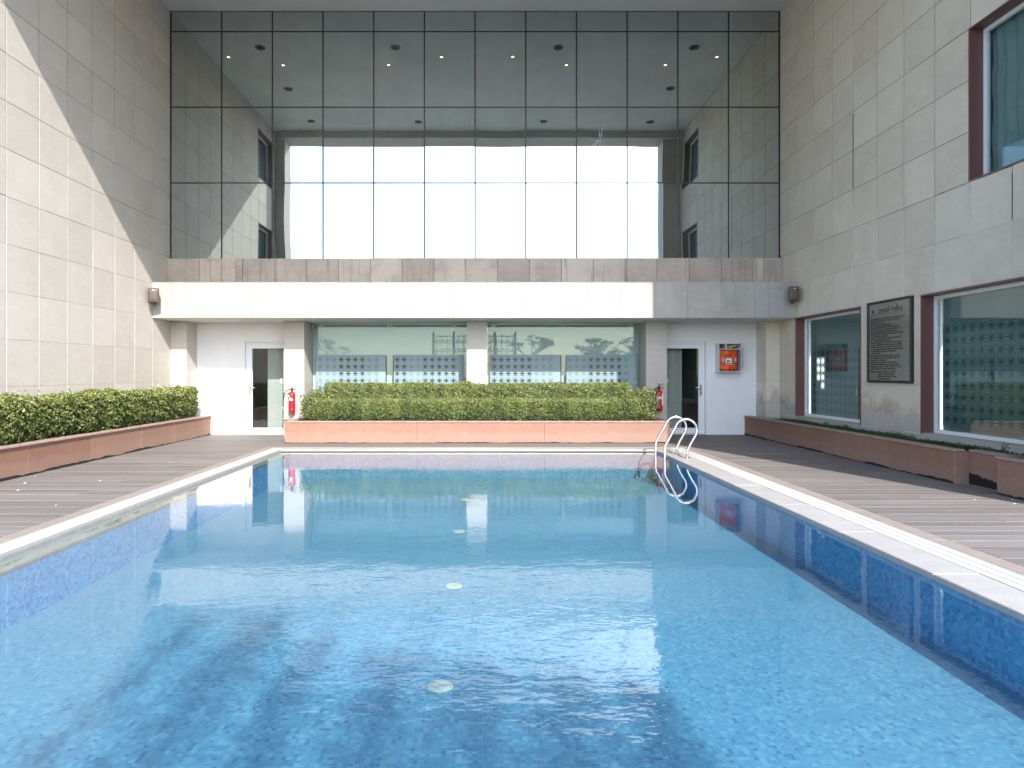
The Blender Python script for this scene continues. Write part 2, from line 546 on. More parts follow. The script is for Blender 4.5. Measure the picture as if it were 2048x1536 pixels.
def water_mat():
    t = NT('pool_water')
    p = t.pos()
    s = t.n('SeparateXYZ', Vector=p)
    n1 = t.noise(t.mapping(p, (5.0, 7.5, 1)), 1.0, 3, 0.5)
    n2 = t.noise(t.mapping(p, (15.0, 24.0, 1)), 1.0, 2, 0.5)
    n3 = t.noise(t.mapping(p, (1.3, 1.9, 1)), 1.0, 2, 0.5)
    # ripples spread from the inlet line in the middle of the pool; the margins stay glassy
    dx = t.math('DIVIDE', t.math('ADD', s.outputs[0], 0.3), 1.7)
    band = t.math('SUBTRACT', 1.0, t.math('MINIMUM', t.math('MULTIPLY', dx, dx), 1.0))
    near = t.n('MapRange', Value=s.outputs[1], _1=5.2, _2=3.1, _3=0.30, _4=1.35).outputs[0]
    patchy = t.ramp(t.noise(t.mapping(p, (0.5, 1.1, 1)), 1.0, 3, 0.6), [(0.35, (0.25, 0.25, 0.25)), (0.65, (1, 1, 1))])
    amp = t.math('ADD', 0.085, t.math('MULTIPLY', t.math('MULTIPLY', t.math('MULTIPLY', band, near), patchy), 1.15))
    h = t.math('ADD', t.math('MULTIPLY', n1, 0.8), t.math('MULTIPLY', n2, 0.32))
    h = t.math('ADD', t.math('MULTIPLY', h, amp), t.math('MULTIPLY', n3, 0.3))
    nrm = t.n('Bump', Height=h, Strength=1.0, Distance=0.0062).outputs[0]
    fr = t.schlick(0.022, nrm, 4.6)
    gl = t.n('BsdfGlossy', Color=(1, 1, 1, 1), Roughness=0.0, Normal=nrm).outputs[0]
    tr = t.n('BsdfTransparent', Color=(0.88, 0.97, 0.99, 1)).outputs[0]
    return t.surf(t.n('MixShader', Fac=fr, _1=tr, _2=gl).outputs[0])


M['water'] = water_mat()


def leaf_mat(name, stops, trans=0.35):
    t = NT(name)
    a = t.n('Attribute', {'attribute_name': 'tint'}).outputs['Fac']
    c = t.ramp(a, stops)
    d = t.n('BsdfPrincipled', Base__Color=c, Roughness=0.45).outputs[0]
    tl = t.n('BsdfTranslucent', Color=t.mix(1.0, c, (1.0, 1.0, 0.45), 'MULTIPLY')).outputs[0]
    return t.surf(t.n('MixShader', Fac=trans, _1=d, _2=tl).outputs[0])


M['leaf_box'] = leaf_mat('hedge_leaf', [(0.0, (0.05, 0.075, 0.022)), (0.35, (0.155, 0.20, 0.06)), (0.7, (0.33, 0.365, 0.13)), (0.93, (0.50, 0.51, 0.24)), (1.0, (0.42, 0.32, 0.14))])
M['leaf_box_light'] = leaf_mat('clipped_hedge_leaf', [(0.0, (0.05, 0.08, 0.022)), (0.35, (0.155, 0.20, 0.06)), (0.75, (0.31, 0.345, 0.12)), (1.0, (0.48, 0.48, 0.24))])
M['leaf_low'] = leaf_mat('ground_cover_leaf', [(0.0, (0.02, 0.05, 0.012)), (0.6, (0.05, 0.11, 0.022)), (1.0, (0.13, 0.20, 0.05))])
M['leaf_tree'] = leaf_mat('tree_leaf', [(0.0, (0.03, 0.06, 0.02)), (1.0, (0.10, 0.16, 0.05))])


# ------------------------------------------------------------------ foliage
def leaves_mesh(name, pts, nrm, size, m, tint=None, aspect=0.5):
    n = len(pts)
    nrm = nrm / (np.linalg.norm(nrm, axis=1, keepdims=True) + 1e-9)
    a = rng.normal(size=(n, 3))
    a -= nrm * np.sum(a * nrm, axis=1, keepdims=True)
    a /= np.linalg.norm(a, axis=1, keepdims=True) + 1e-9
    b = np.cross(nrm, a)
    L = (size * rng.uniform(0.65, 1.3, n))[:, None]
    W = L * aspect
    fold = nrm * L * 0.14
    v = np.empty((n, 4, 3))
    v[:, 0] = pts - a * L * 0.5
    v[:, 1] = pts + b * W * 0.5 + fold
    v[:, 2] = pts + a * L * 0.5
    v[:, 3] = pts - b * W * 0.5 + fold
    idx = np.arange(n * 4).reshape(n, 4)
    tri = np.concatenate([idx[:, [0, 1, 2]], idx[:, [0, 2, 3]]], axis=1).reshape(-1)
    me = bpy.data.meshes.new(name)
    me.vertices.add(n * 4)
    me.vertices.foreach_set('co', v.reshape(-1))
    me.loops.add(n * 6)
    me.loops.foreach_set('vertex_index', tri)
    me.polygons.add(n * 2)
    me.polygons.foreach_set('loop_start', np.arange(0, n * 6, 3))
    me.update(calc_edges=True)
    if tint is None:
        tint = rng.uniform(0, 1, n)
    at = me.attributes.new('tint', 'FLOAT', 'POINT')
    at.data.foreach_set('value', np.repeat(np.clip(tint, 0, 1), 4).astype(np.float32))
    me.materials.append(m)
    return me


def wave(t, seed, n=6, f0=0.6, f1=5.0):
    r = np.random.default_rng(seed)
    out = np.zeros_like(t)
    for _ in range(n):
        f = r.uniform(f0, f1)
        out += np.sin(t * f * 2 + r.uniform(0, 6.28)) / n * r.uniform(0.6, 1.4)
    return out


def hedge_points(x0, x1, y0, y1, z0, z1, n, seed, along='Y', rough=0.06):
    """leaf positions crowded towards the clipped skin of a hedge, with an uneven outline"""
    u = rng.uniform(0, 1, n)
    ang_a = rng.uniform(-1, 1, n)
    ang_b = rng.uniform(0, 1, n)
    face = rng.uniform(0, 1, n)
    depth = np.minimum(rng.exponential(0.07, n), 0.28)
    lx, ly, lz = x1 - x0, y1 - y0, z1 - z0
    X = x0 + rng.uniform(0, 1, n) * lx
    Y = y0 + rng.uniform(0, 1, n) * ly
    Z = z0 + rng.uniform(0, 1, n) * lz
    N = np.zeros((n, 3))
    if along == 'Y':
        wt, wf, wb, we = lx * ly, lz * ly, lz * ly * 0.35, lz * lx
    else:
        wt, wf, wb, we = lx * ly, lz * lx, lz * lx * 0.35, lz * ly
    tot = wt + wf + wb + 2 * we
    c = np.cumsum([wt, wf, wb, we, we]) / tot
    k = np.searchsorted(c, face)
    k = np.minimum(k, 4)
    lo = along == 'Y'
    top = k == 0
    Z[top] = z1 - depth[top]
    N[top] = (0, 0, 1)
    f = k == 1
    b_ = k == 2
    if lo:
        X[f] = x1 - depth[f]
        N[f] = (1, 0, 0)
        X[b_] = x0 + depth[b_]
        N[b_] = (-1, 0, 0)
        Y[k == 3] = y0 + depth[k == 3]
        N[k == 3] = (0, -1, 0)
        Y[k == 4] = y1 - depth[k == 4]
        N[k == 4] = (0, 1, 0)
    else:
        Y[f] = y0 + depth[f]
        N[f] = (0, -1, 0)
        Y[b_] = y1 - depth[b_]
        N[b_] = (0, 1, 0)
        X[k == 3] = x0 + depth[k == 3]
        N[k == 3] = (-1, 0, 0)
        X[k == 4] = x1 - depth[k == 4]
        N[k == 4] = (1, 0, 0)
    # round the shoulders and make the outline uneven
    s = Y if lo else X
    q = X if lo else Y
    hz = (Z - z0) / lz
    mid = (x0 + x1) / 2 if lo else (y0 + y1) / 2
    half = (lx if lo else ly) / 2
    w = (q - mid) / half
    bulge = wave(s, seed) * rough + wave(s * 3 + Z * 6, seed + 1) * rough * 0.6 + wave(Z * 5 + q * 4 + s, seed + 2) * rough * 0.5
    Z = Z - np.clip(np.abs(w) - 0.55, 0, 1) ** 2 * 0.5 * lz * hz + bulge * hz
    pinch = np.where(hz < 0.35, (0.35 - hz) * 0.55, 0)
    q2 = mid + (q - mid) * (1 - pinch) + bulge * 0.7 * np.sign(w)
    if lo:
        X = q2
    else:
        Y = q2
    P = np.stack([X, Y, Z], 1) + rng.normal(0, 0.012, (n, 3))
    N = N * 0.9 + rng.normal(0, 0.75, (n, 3)) + np.array([0, 0, 0.35])
    # thin out the leaves near the bare stems
    keep = rng.uniform(0, 1, n) < np.clip(0.12 + hz * 3.2, 0, 1)
    return P[keep], N[keep], hz[keep]


def stems_mesh(x0, x1, y0, y1, z0, h, n, m):
    bm = bmesh.new()
    for _ in range(n):
        x, y = random.uniform(x0, x1), random.uniform(y0, y1)
        k = random.choice((2, 3))
        for j in range(k):
            dx, dy = random.uniform(-0.10, 0.10), random.uniform(-0.10, 0.10)
            hh = h * random.uniform(0.5, 1.0)
            tube_bm(bm, [(x, y, z0), (x + dx * 0.5, y + dy * 0.5, z0 + hh * 0.45), (x + dx, y + dy, z0 + hh)], [0.008, 0.006, 0.003], 5, False)
    me = from_bm(bm, 'stems')
    me.materials.append(m)
    return me


def recentre(me, c):
    me.transform(Matrix.Translation(-Vector(c)))
    return me


# ------------------------------------------------------------------ main dimensions (metres)
XL, XR = -7.05, 6.65          # faces of the side walls
YG = 14.60                    # curtain wall / column fronts
YB = 15.12                    # white back wall
YF = 13.81                    # front of the ledge
ZC = 9.56                     # soffit
PX0, PX1, PY0, PY1 = -3.58, 3.20, 1.25, 12.02   # water basin
ZW = -0.045                   # water level
ZP = -0.50                    # pool floor
YEDGE = [13.825 - 0.705 * k for k in range(0, 10)][::-1] + [YG]
YEDGE[0] = 7.20
ZEDGE = [-0.05] + [0.52 + 0.7033 * k for k in range(0, 13)] + [ZC]

# ------------------------------------------------------------------ ground, pool, deck
bm = bmesh.new()
gx0, gx1, gy0, gy1 = PX0 - 0.62, PX1 + 0.78, PY0 - 0.70, PY1 + 0.60
for a in ((-300, gx0, -300, 300), (gx1, 300, -300, 300), (gx0, gx1, -300, gy0), (gx0, gx1, gy1, 300)):
    bm.faces.new([bm.verts.new((x, y, -0.06)) for x, y in ((a[0], a[2]), (a[1], a[2]), (a[1], a[3]), (a[0], a[3]))])
struct(put('ground', from_bm(bm, 'ground'), M['ground']))

pool = struct(put('pool_basin', None, None, (-0.19, 6.6, ZP)))
slab('floor', PX0 - 0.3, PX1 + 0.3, PY0 - 0.3, PY1 + 0.3, ZP - 0.2, ZP, M['mosaic_floor'], pool)
slab('side_wall', PX0 - 0.25, PX0, PY0, PY1, ZP, -0.056, M['mosaic_side'], pool)
slab('side_wall', PX1, PX1 + 0.25, PY0, PY1, ZP, -0.056, M['mosaic_side'], pool)
slab('end_wall', PX0 - 0.25, PX1 + 0.25, PY1, PY1 + 0.25, ZP, -0.056, M['mosaic_end'], pool)
slab('end_wall', PX0 - 0.25, PX1 + 0.25, PY0 - 0.25, PY0, ZP, -0.056, M['mosaic_end'], pool)

bm = bmesh.new()
bm.faces.new([bm.verts.new((x, y, ZW)) for x, y in ((PX0 - 0.215, PY0), (PX1, PY0), (PX1, PY1 + 0.115), (PX0 - 0.215, PY1 + 0.115))])
struct(put('water', from_bm(bm, 'water'), M['water']))

coping = struct(put('pool_coping', None, None, (-0.19, 6.6, -0.06)))
y = PY0 - 0.30
k = 0
while y < PY1:
    y2 = min(y + 1.22, PY1 + 0.10)
    slab('coping_slab', PX1 - 0.012, PX1 + 0.32, y + 0.002, y2 - 0.002, -0.055, 0.0 + 0.0015 * math.sin(k * 2.3), M['coping'], coping, 0.006)
    slab('coping_slab', PX0 - 0.215, PX0 + 0.004, y + 0.002, y2 - 0.002, -0.085, -0.0495, M['coping_wet'], coping, 0.006)
    y += 1.22
    k += 1
x = PX0 + 0.006
while x < PX1 - 0.05:
    x2 = min(x + 1.22, PX1 - 0.016)
    slab('coping_slab', x + 0.002, x2 - 0.002, PY1 - 0.004, PY1 + 0.115, -0.085, -0.0495, M['coping_wet'], coping, 0.006)
    slab('coping_slab', x + 0.002, x2 - 0.002, PY0 - 0.30, PY0 + 0.01, -0.055, 0.0, M['coping'], coping, 0.006)
    x += 1.22


def grating(x0, x1, y0, y1, along):
    bm = bmesh.new()
    pitch = 0.0235
    if along == 'Y':
        n = int((y1 - y0) / pitch)
        for i in range(n):
            yy = y0 + (i + 0.5) * pitch
            bm_box(bm, x0 + 0.012, x1 - 0.012, yy - 0.0058, yy + 0.0058, -0.022, -0.002)
        for xx in (x0 + 0.006, (x0 * 2 + x1) / 3, (x0 + 2 * x1) / 3, x1 - 0.006):
            bm_box(bm, xx - 0.006, xx + 0.006, y0, y1, -0.024, -0.0005)
    else:
        n = int((x1 - x0) / pitch)
        for i in range(n):
            xx = x0 + (i + 0.5) * pitch
            bm_box(bm, xx - 0.0058, xx + 0.0058, y0 + 0.012, y1 - 0.012, -0.022, -0.002)
        for yy in (y0 + 0.006, (y0 + y1) / 2, y1 - 0.006):
            bm_box(bm, x0, x1, yy - 0.006, yy + 0.006, -0.024, -0.0005)
    return from_bm(bm, 'grating')


chan = struct(put('overflow_channel', None, None, (-0.19, 6.6, -0.1)))
for (x0, x1, y0, y1, al) in ((PX1 + 0.325, PX1 + 0.60, PY0 - 0.5, PY1 + 0.42, 'Y'), (PX0 - 0.45, PX0 - 0.22, PY0 - 0.5, PY1 + 0.42, 'Y'), (PX0 - 0.215, PX1 + 0.32, PY1 + 0.12, PY1 + 0.42, 'X')):
    me = grating(x0, x1, y0, y1, al)
    c = ((x0 + x1) / 2, (y0 + y1) / 2, -0.02)
    stuff(put('grating', recentre(me, c), M['grating'], c, chan))
    slab('channel_bed', x0, x1, y0, y1, -0.14, -0.10, M['channel'], chan)
slab('channel_lip', PX0 - 0.2195, PX0 - 0.2155, PY0 - 0.3, PY1 + 0.115, -0.1, -0.0235, M['coping'], chan)
brd = struct(put('stone_border', None, None, (-0.19, 6.6, -0.06)))
for i in range(10):
    y0 = PY0 - 0.5 + i * 1.2
    y1 = min(y0 + 1.197, PY1 + 0.425)
    if y1 - y0 > 0.1:
        slab('border_slab', PX1 + 0.604, PX1 + 0.765, y0, y1, -0.06, 0.001, M['border'], brd, 0.004)
        slab('border_slab', PX0 - 0.61, PX0 - 0.454, y0, y1, -0.06, 0.001, M['border'], brd, 0.004)
for i in range(7):
    x0 = PX0 - 0.61 + i * 1.2
    x1 = min(x0 + 1.197, PX1 + 0.765)
    if x1 - x0 > 0.1:
        slab('border_slab', x0, x1, PY1 + 0.43, PY1 + 0.56, -0.06, 0.001, M['border'], brd, 0.004)

deck = struct(put('deck', None, None, (0, 8.0, -0.05)))
PITCH = 0.175
for (a, b, c_, d_) in ((-6.37, PX0 - 0.615, 2.2, YB), (PX1 + 0.77, 6.12, 2.2, YB), (PX0 - 0.615, PX1 + 0.77, PY1 + 0.57, 13.279)):
    slab('deck_base', a, b, c_, d_ - 0.01, -0.058, -0.047, M['tar'], deck)  # dark sheet added so the gaps between boards read as shaded
i = 0
y = 2.2
while y < YB - 0.02:
    y1 = min(y + PITCH - 0.012, YB - 0.012)
    yc = (y + y1) / 2
    dz = random.uniform(-0.0015, 0.0015)
    if yc < PY1 + 0.56:
        if y1 > PY1 + 0.55:
            y1 = PY1 + 0.555
        for (xa, xb) in ((-6.37, PX0 - 0.615), (PX1 + 0.77, 6.12 if yc > 7.7 else 6.0)):
            cuts = [xa, xb] if random.random() < 0.45 else [xa, xa + (xb - xa) * random.choice((0.27, 0.5, 0.73)), xb]
            for ca, cb in zip(cuts, cuts[1:]):
                slab('plank', ca + 0.002, cb - 0.002, y, y1, -0.045, -0.001 + dz + random.uniform(-0.001, 0.001), M['deck'], deck, 0.003)
    elif yc < 13.28:
        y1 = min(y1, 13.275)
        slab('plank', -6.37, 6.12, y, y1, -0.045, -0.001 + dz, M['deck'], deck, 0.003)
    else:
        slab('plank', -6.37, -4.085, y, y1, -0.045, -0.001 + dz, M['deck'], deck, 0.003)
        slab('plank', 3.805, 6.12, y, y1, -0.045, -0.001 + dz, M['deck'], deck, 0.003)
    y += PITCH
    i += 1


# ------------------------------------------------------------------ stone-clad side walls
def cut(cells, hole):
    out = []
    a0, a1, b0, b1 = hole
    for (p0, p1, q0, q1) in cells:
        if p1 <= a0 or p0 >= a1 or q1 <= b0 or q0 >= b1:
            out.append((p0, p1, q0, q1))
            continue
        if q0 < b0:
            out.append((p0, p1, q0, b0))
        if q1 > b1:
            out.append((p0, p1, b1, q1))
        m0, m1 = max(q0, b0), min(q1, b1)
        if p0 < a0:
            out.append((p0, a0, m0, m1))
        if p1 > a1:
            out.append((a1, p1, m0, m1))
    return out


def clad_wall(side, label, holes, m):
    x = XL if side < 0 else XR
    w = thing('stone_wall', (x, 11, 0), label, 'wall')
    cells = [(YEDGE[i], YEDGE[i + 1], ZEDGE[j], ZEDGE[j + 1]) for i in range(len(YEDGE) - 1) for j in range(len(ZEDGE) - 1)]
    core = [(7.20, 16.5, -0.06, ZC)]
    for h in holes:
        cells = cut(cells, h)
        core = cut(core, h)
    g, gv = 0.0036, 0.0058
    for (a0, a1, b0, b1) in cells:
        if a1 - a0 < 0.03 or b1 - b0 < 0.03:
            continue
        pr = random.uniform(0, 0.0022)
        if side < 0:
            o = slab('stone_panel', x - 0.03, x, a0 + gv, a1 - gv, b0 + g, b1 - g, m, w, 0.002)
            o.location.x -= pr
        else:
            o = slab('stone_panel', x, x + 0.03, a0 + gv, a1 - gv, b0 + g, b1 - g, m, w, 0.002)
            o.location.x += pr
    for (a0, a1, b0, b1) in core:
        if side < 0:
            slab('wall_core', x - 0.65, x - 0.0055, a0, a1, b0, b1, M['joint'], w)
        else:
            slab('wall_core', x + 0.0055, x + 0.65, a0, a1, b0, b1, M['joint'], w)
    return w


W_SMALL = (11.47, 13.88, 0.50, 2.605)
W_BIG = (7.75, 9.90, 0.50, 2.615)
W_UP = (7.42, 8.92, 4.045, 6.15)
W_TOP = (7.42, 8.92, 7.55, 9.10)
clad_wall(-1, 'tall stone-clad wall half in sun, rising behind the long hedge', [W_UP, W_TOP], M['stone'])
right_wall = clad_wall(1, 'shaded stone-clad wall with windows and the pool rules sign on it', [W_SMALL, W_BIG, W_UP, W_TOP], M['stone_right'])


slab('open_joint', XR - 0.0012, XR + 0.004, 11.702, 11.722, 4.76, 6.10, M['tar'], right_wall)
slab('open_joint', XR - 0.0012, XR + 0.004, 8.176, 8.190, 3.36, 3.95, M['tar'], right_wall)


def star_mesh(r=0.084):
    """eight thin tapering rays about a small hub"""
    bm = bmesh.new()
    for k in range(8):
        a = math.pi * k / 4
        u, v = Vector((math.cos(a), math.sin(a), 0)), Vector((-math.sin(a), math.cos(a), 0))
        L = r if k % 2 == 0 else r * 1.12
        z = Vector((0, 0, 0.0006 + 0.00002 * k))
        pts = [-v * 0.013, u * L * 0.45 - v * 0.0075, u * L - v * 0.004, u * L + v * 0.004, u * L * 0.45 + v * 0.0075, v * 0.013]
        bm.faces.new([bm.verts.new(p + z) for p in pts])
    me = bpy.data.meshes.new('star')
    bm.to_mesh(me)
    bm.free()
    return me


STAR = {}


def star(m, loc, parent, rot):
    if m.name not in STAR:
        STAR[m.name] = star_mesh()
        STAR[m.name].materials.append(m)
    put('star', STAR[m.name], None, loc, parent, rot)


def side_window(side, hole, label, kind):
    """deep granite-lined window in a side wall; kind: film / curtain"""
    a0, a1, b0, b1 = hole
    x = XL if side < 0 else XR
    s = side
    w = thing('window', (x, (a0 + a1) / 2, b0), label, 'window')
    X = lambda d: x + s * d

    def sl(name, d0, d1, y0, y1, z0, z1, m, par, bev=0.0):
        return slab(name, min(X(d0), X(d1)), max(X(d0), X(d1)), y0, y1, z0, z1, m, par, bev)
    # granite lining, a hair proud of the stone
    sl('jamb', -0.004, 0.20, a1 - 0.025, a1, b0, b1, M['red_granite'], w)
    sl('jamb', -0.004, 0.20, a0, a0 + 0.025, b0, b1, M['red_granite'], w)
    sl('head', -0.003, 0.199, a0 + 0.025, a1 - 0.025, b1 - 0.022, b1, M['red_granite'], w)
    sl('sill', -0.006, 0.199, a0 + 0.025, a1 - 0.025, b0, b0 + 0.02, M['red_granite'] if kind == 'curtain' else M['stone_right'], w)
    f = 0.055
    y0, y1, z0, z1 = a0 + 0.025, a1 - 0.025, b0 + 0.02, b1 - 0.022
    sl('frame', 0.18, 0.24, y1 - f, y1, z0, z1, M['upvc'], w, 0.004)
    sl('frame', 0.18, 0.24, y0, y0 + f, z0, z1, M['upvc'], w, 0.004)
    sl('frame', 0.181, 0.239, y0 + f, y1 - f, z0, z0 + f, M['upvc'], w, 0.004)
    sl('frame', 0.181, 0.239, y0 + f, y1 - f, z1 - f, z1, M['upvc'], w, 0.004)
    sl('pane', 0.212, 0.218, y0 + f - 0.01, y1 - f + 0.01, z0 + f - 0.01, z1 - f + 0.01, M['pane_side'], w)
    if kind == 'film':
        sl('blind', 0.30, 0.31, y0 + f - 0.02, y1 - f + 0.02, z0 + f - 0.02, z1 - f + 0.02, M['back_side'], w)
        return w, X
    # hanging curtain with gathered folds
    n = 60
    bm = bmesh.new()
    cols = []
    for i in range(n + 1):
        yy = y0 + (y1 - y0) * i / n
        u = (y1 - yy)
        d = 0.30 + 0.02 * math.sin(u * 38) * (1 if u < 0.5 else 0.35) + 0.012 * math.sin(u * 17 + 1)
        cols.append([bm.verts.new((X(d + 0.012 * math.sin(j * 1.7 + u * 9)), yy, z0 + (z1 - z0) * j / 10)) for j in range(11)])
    for a, b in zip(cols, cols[1:]):
        for j in range(10):
            bm.faces.new((a[j], a[j + 1], b[j + 1], b[j]))
    me = from_bm(bm, 'curtain', True)
    c = (X(0.3), (y0 + y1) / 2, (z0 + z1) / 2)
    put('curtain', recentre(me, c), M['curtain'], c, w)
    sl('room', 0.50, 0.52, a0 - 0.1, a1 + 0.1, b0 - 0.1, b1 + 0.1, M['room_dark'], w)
    return w, X


ws, Xs = side_window(1, W_SMALL, 'smaller ground-floor window with etched stars beside the pool rules sign', 'film')
film = slab('film', XR + 0.225, XR + 0.232, 11.60, 13.62, 0.62, 1.93, M['film_side'], ws)
rot_r = (R(90), 0, R(-90))
for i in range(12):
    for j in range(8):
        yy, zz = 13.52 - i * 0.165, 1.84 - j * 0.165
        m = M['star_side']
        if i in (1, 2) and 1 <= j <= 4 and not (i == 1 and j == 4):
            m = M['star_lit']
        star(m, (XR + 0.2245, yy, zz), film, rot_r)
wb, Xb = side_window(1, W_BIG, 'large ground-floor window with rows of etched stars at the picture edge', 'film')
film = slab('film', XR + 0.225, XR + 0.232, 7.85, 9.74, 0.64, 2.16, M['film_side'], wb)
for i in range(11):
    for j in range(9):
        star(M['star_side'], (XR + 0.2245, 9.65 - i * 0.168, 2.07 - j * 0.165), film, rot_r)
wu, Xu = side_window(1, W_UP, 'upper window with closed teal curtain and dark red granite surround', 'curtain')
slab('paper_sheet', XR + 0.245, XR + 0.25, 7.55, 8.66, 4.13, 4.42, M['paper'], wu)
side_window(1, W_TOP, 'topmost window of the shaded wall, seen only mirrored in the glass', 'curtain')
side_window(-1, W_UP, 'curtained window of the sunlit wall, seen only mirrored low in the glass', 'curtain')
side_window(-1, W_TOP, 'curtained window of the sunlit wall, seen only mirrored high in the glass', 'curtain')

# ------------------------------------------------------------------ portal, roof slab / soffit
por = thing('portal_frame', (0, 6.87, 0), 'stone portal framing the white sky mirrored in the glass wall', 'portal')
slab('jamb', XL - 0.65, -6.73, 6.53, 7.195, -0.06, 9.33, M['stone'], por)
slab('jamb', 6.06, XR + 0.65, 6.53, 7.195, -0.06, 9.33, M['stone'], por)
slab('lintel', XL - 0.65, XR + 0.65, 6.53, 7.40, 9.332, 10.2, M['stone'], por)
struct(slab('ceiling', XL - 0.65, XR + 0.65, 7.402, 17.0, ZC + 0.003, 10.2, M['soffit']))

ring = lathe_mesh([(0.088, 0.0), (0.098, -0.012), (0.125, -0.012), (0.13, 0.0), (0.13, 0.004), (0.086, 0.004)], 24)
ring.materials.append(M['fixture'])
disc_d = lathe_mesh([(0.088, -0.002), (0.03, 0.001), (0.001, 0.001)], 20)
disc_d.materials.append(M['room_dark'])
bulb = lathe_mesh([(0.036, -0.006), (0.026, -0.010), (0.001, -0.012)], 20)
bulb.materials.append(M['lamp'])
ring_s = lathe_mesh([(0.037, 0.0), (0.04, -0.01), (0.052, -0.01), (0.056, 0.0), (0.054, 0.004), (0.036, 0.004)], 24)
ring_s.materials.append(M['upvc'])


def ceil_xy(px, py):
    d = (ZC - EYE) * 1300 / (747 - py)
    return (px - 968) * d / 1300, 2 * YG - d


rowname = {95: 'back row', 177: 'middle row', 243: 'front row'}
for py, xs in ((95, (520, 790, 1117, 1388)), (177, (576, 1342)), (243, (624, 836, 1086, 1301))):
    for k, px in enumerate(xs):
        X_, Y_ = ceil_xy(px, py)
        o = tag(put('downlight', ring, None, (X_, Y_, ZC)), '', 'ceiling light', 'unlit round downlights mirrored in the glass')
        where = {2: ('left', 'right'), 4: ('first', 'second', 'third', 'fourth')}[len(xs)][k]
        o['label'] = f'unlit round downlight, {where} from the left in the {dict({95: "upper", 177: "middle", 243: "lower"})[py]} mirrored row' if len(xs) == 4 else f'unlit round downlight of the middle mirrored pair, the {where} one'
        put('reflector', disc_d, None, (X_, Y_, ZC - 0.001), o)
nm = ('first', 'second', 'third', 'fourth')
for py, xs in ((113.5, (457, 882, 1027, 1434)), (129.7, (566, 776, 1134, 1332))):
    for k, px in enumerate(xs):
        X_, Y_ = ceil_xy(px, py)
        o = tag(put('spotlight', ring_s, None, (X_, Y_, ZC)), f'small lit warm spotlight, {nm[k]} from the left in the {"upper" if py < 120 else "lower"} mirrored row of lit dots', 'ceiling light', 'small lit spotlights mirrored in the glass')
        put('bulb', bulb, None, (X_, Y_, ZC), o)

# ------------------------------------------------------------------ glass curtain wall
cw = thing('glass_curtain_wall', (-0.2, YG, 3.99), 'wall of mirrored glass panes in black joints above the stone ledge', 'glass wall')
NX = 12
px = [XL + 0.02 + (XR - XL - 0.04) * i / NX for i in range(NX + 1)]
pz = [3.985, 5.70, 7.40, 9.10, ZC]


def pane_mesh(w, h, seed):
    r = np.random.default_rng(seed)
    nx, nz = 10, max(4, int(10 * h / w * 0.6))
    bm = bmesh.new()
    A, B, C = r.normal(0, 0.0007), r.normal(0, 0.0006), r.normal(0, 0.0005)
    a1, a2 = r.normal(0, 0.0008), r.normal(0, 0.0007)
    g = []
    for i in range(nx + 1):
        row = []
        for j in range(nz + 1):
            u, v = i / nx * 2 - 1, j / nz * 2 - 1
            d = A * (1 - u * u) * (1 - v * v) + B * u * (1 - v * v) + C * v * (1 - u * u) + a1 * u * 0.35 + a2 * v * 0.35
            row.append(bm.verts.new((u * w / 2, d, v * h / 2)))
        g.append(row)
    for i in range(nx):
        for j in range(nz):
            bm.faces.new((g[i][j], g[i + 1][j], g[i + 1][j + 1], g[i][j + 1]))
    for f in bm.faces:
        f.smooth = True
    bm.normal_update()
    me = bpy.data.meshes.new('pane')
    bm.to_mesh(me)
    bm.free()
    me.materials.append(M['mirror'])
    return me


for j in range(4):
    for i in range(NX):
        w_, h_ = px[i + 1] - px[i] - 0.018, pz[j + 1] - pz[j] - 0.018
        put('pane', pane_mesh(w_, h_, 100 + j * 17 + i), None, ((px[i] + px[i + 1]) / 2, YG, (pz[j] + pz[j + 1]) / 2), cw)
for i in range(NX + 1):
    slab('mullion', px[i] - 0.015, px[i] + 0.015, YG - 0.006, YG + 0.05, 3.9, ZC, M['mullion'], cw)
for j in range(5):
    z = pz[j]
    slab('transom', XL + 0.002, XR - 0.002, YG - 0.005, YG + 0.045, z - 0.013, min(z + 0.013, ZC), M['mullion'], cw)
slab('backing', XL - 0.02, XR + 0.02, YG + 0.06, YG + 0.1, 3.5, ZC, M['mullion'], cw)

bm = bmesh.new()
rc = random.Random(4)
for k in range(11):
    a = rc.uniform(0, 6.28)
    p = Vector((0, 0, 0))
    for q in range(rc.choice((2, 3, 4))):
        a += rc.uniform(-0.5, 0.5)
        e = p + Vector((math.cos(a), 0, math.sin(a) * 1.3)) * rc.uniform(0.03, 0.10)
        w_ = Vector((-math.sin(a), 0, math.cos(a))) * (0.007 / (q + 1))
        bm.faces.new([bm.verts.new(v) for v in (p - w_, p + w_, e + w_ * 0.5, e - w_ * 0.5)])
        p = e
put('cracked_spot', from_bm(bm, 'crack'), M['label'], (2.60, YG - 0.009, 6.66), cw)

# ------------------------------------------------------------------ parapet under the glass and the projecting ledge
par = thing('stone_parapet', (-0.2, YG, 3.36), 'row of streaked brown-grey stone slabs under the mirrored glass', 'parapet')
edges = [XL, -6.33, -6.09, -5.84, -5.52, -5.37, -4.65]
while edges[-1] + 0.708 < 4.0:
    edges.append(edges[-1] + 0.708)
edges += [4.56, 5.28, 5.98, 6.22, XR]
for a, b in zip(edges, edges[1:]):
    zt = 3.975 + (0.0 if (a < -3.1) else 0.012)
    slab('stone_panel', a + 0.004, b - 0.004, YG - 0.15, YG - 0.118, 3.372, zt, M['stone_parapet'], par, 0.002)
slab('parapet_core', XL + 0.001, XR - 0.001, YG - 0.12 + 0.006, YG - 0.01, 3.372, 3.96, M['joint'], par)

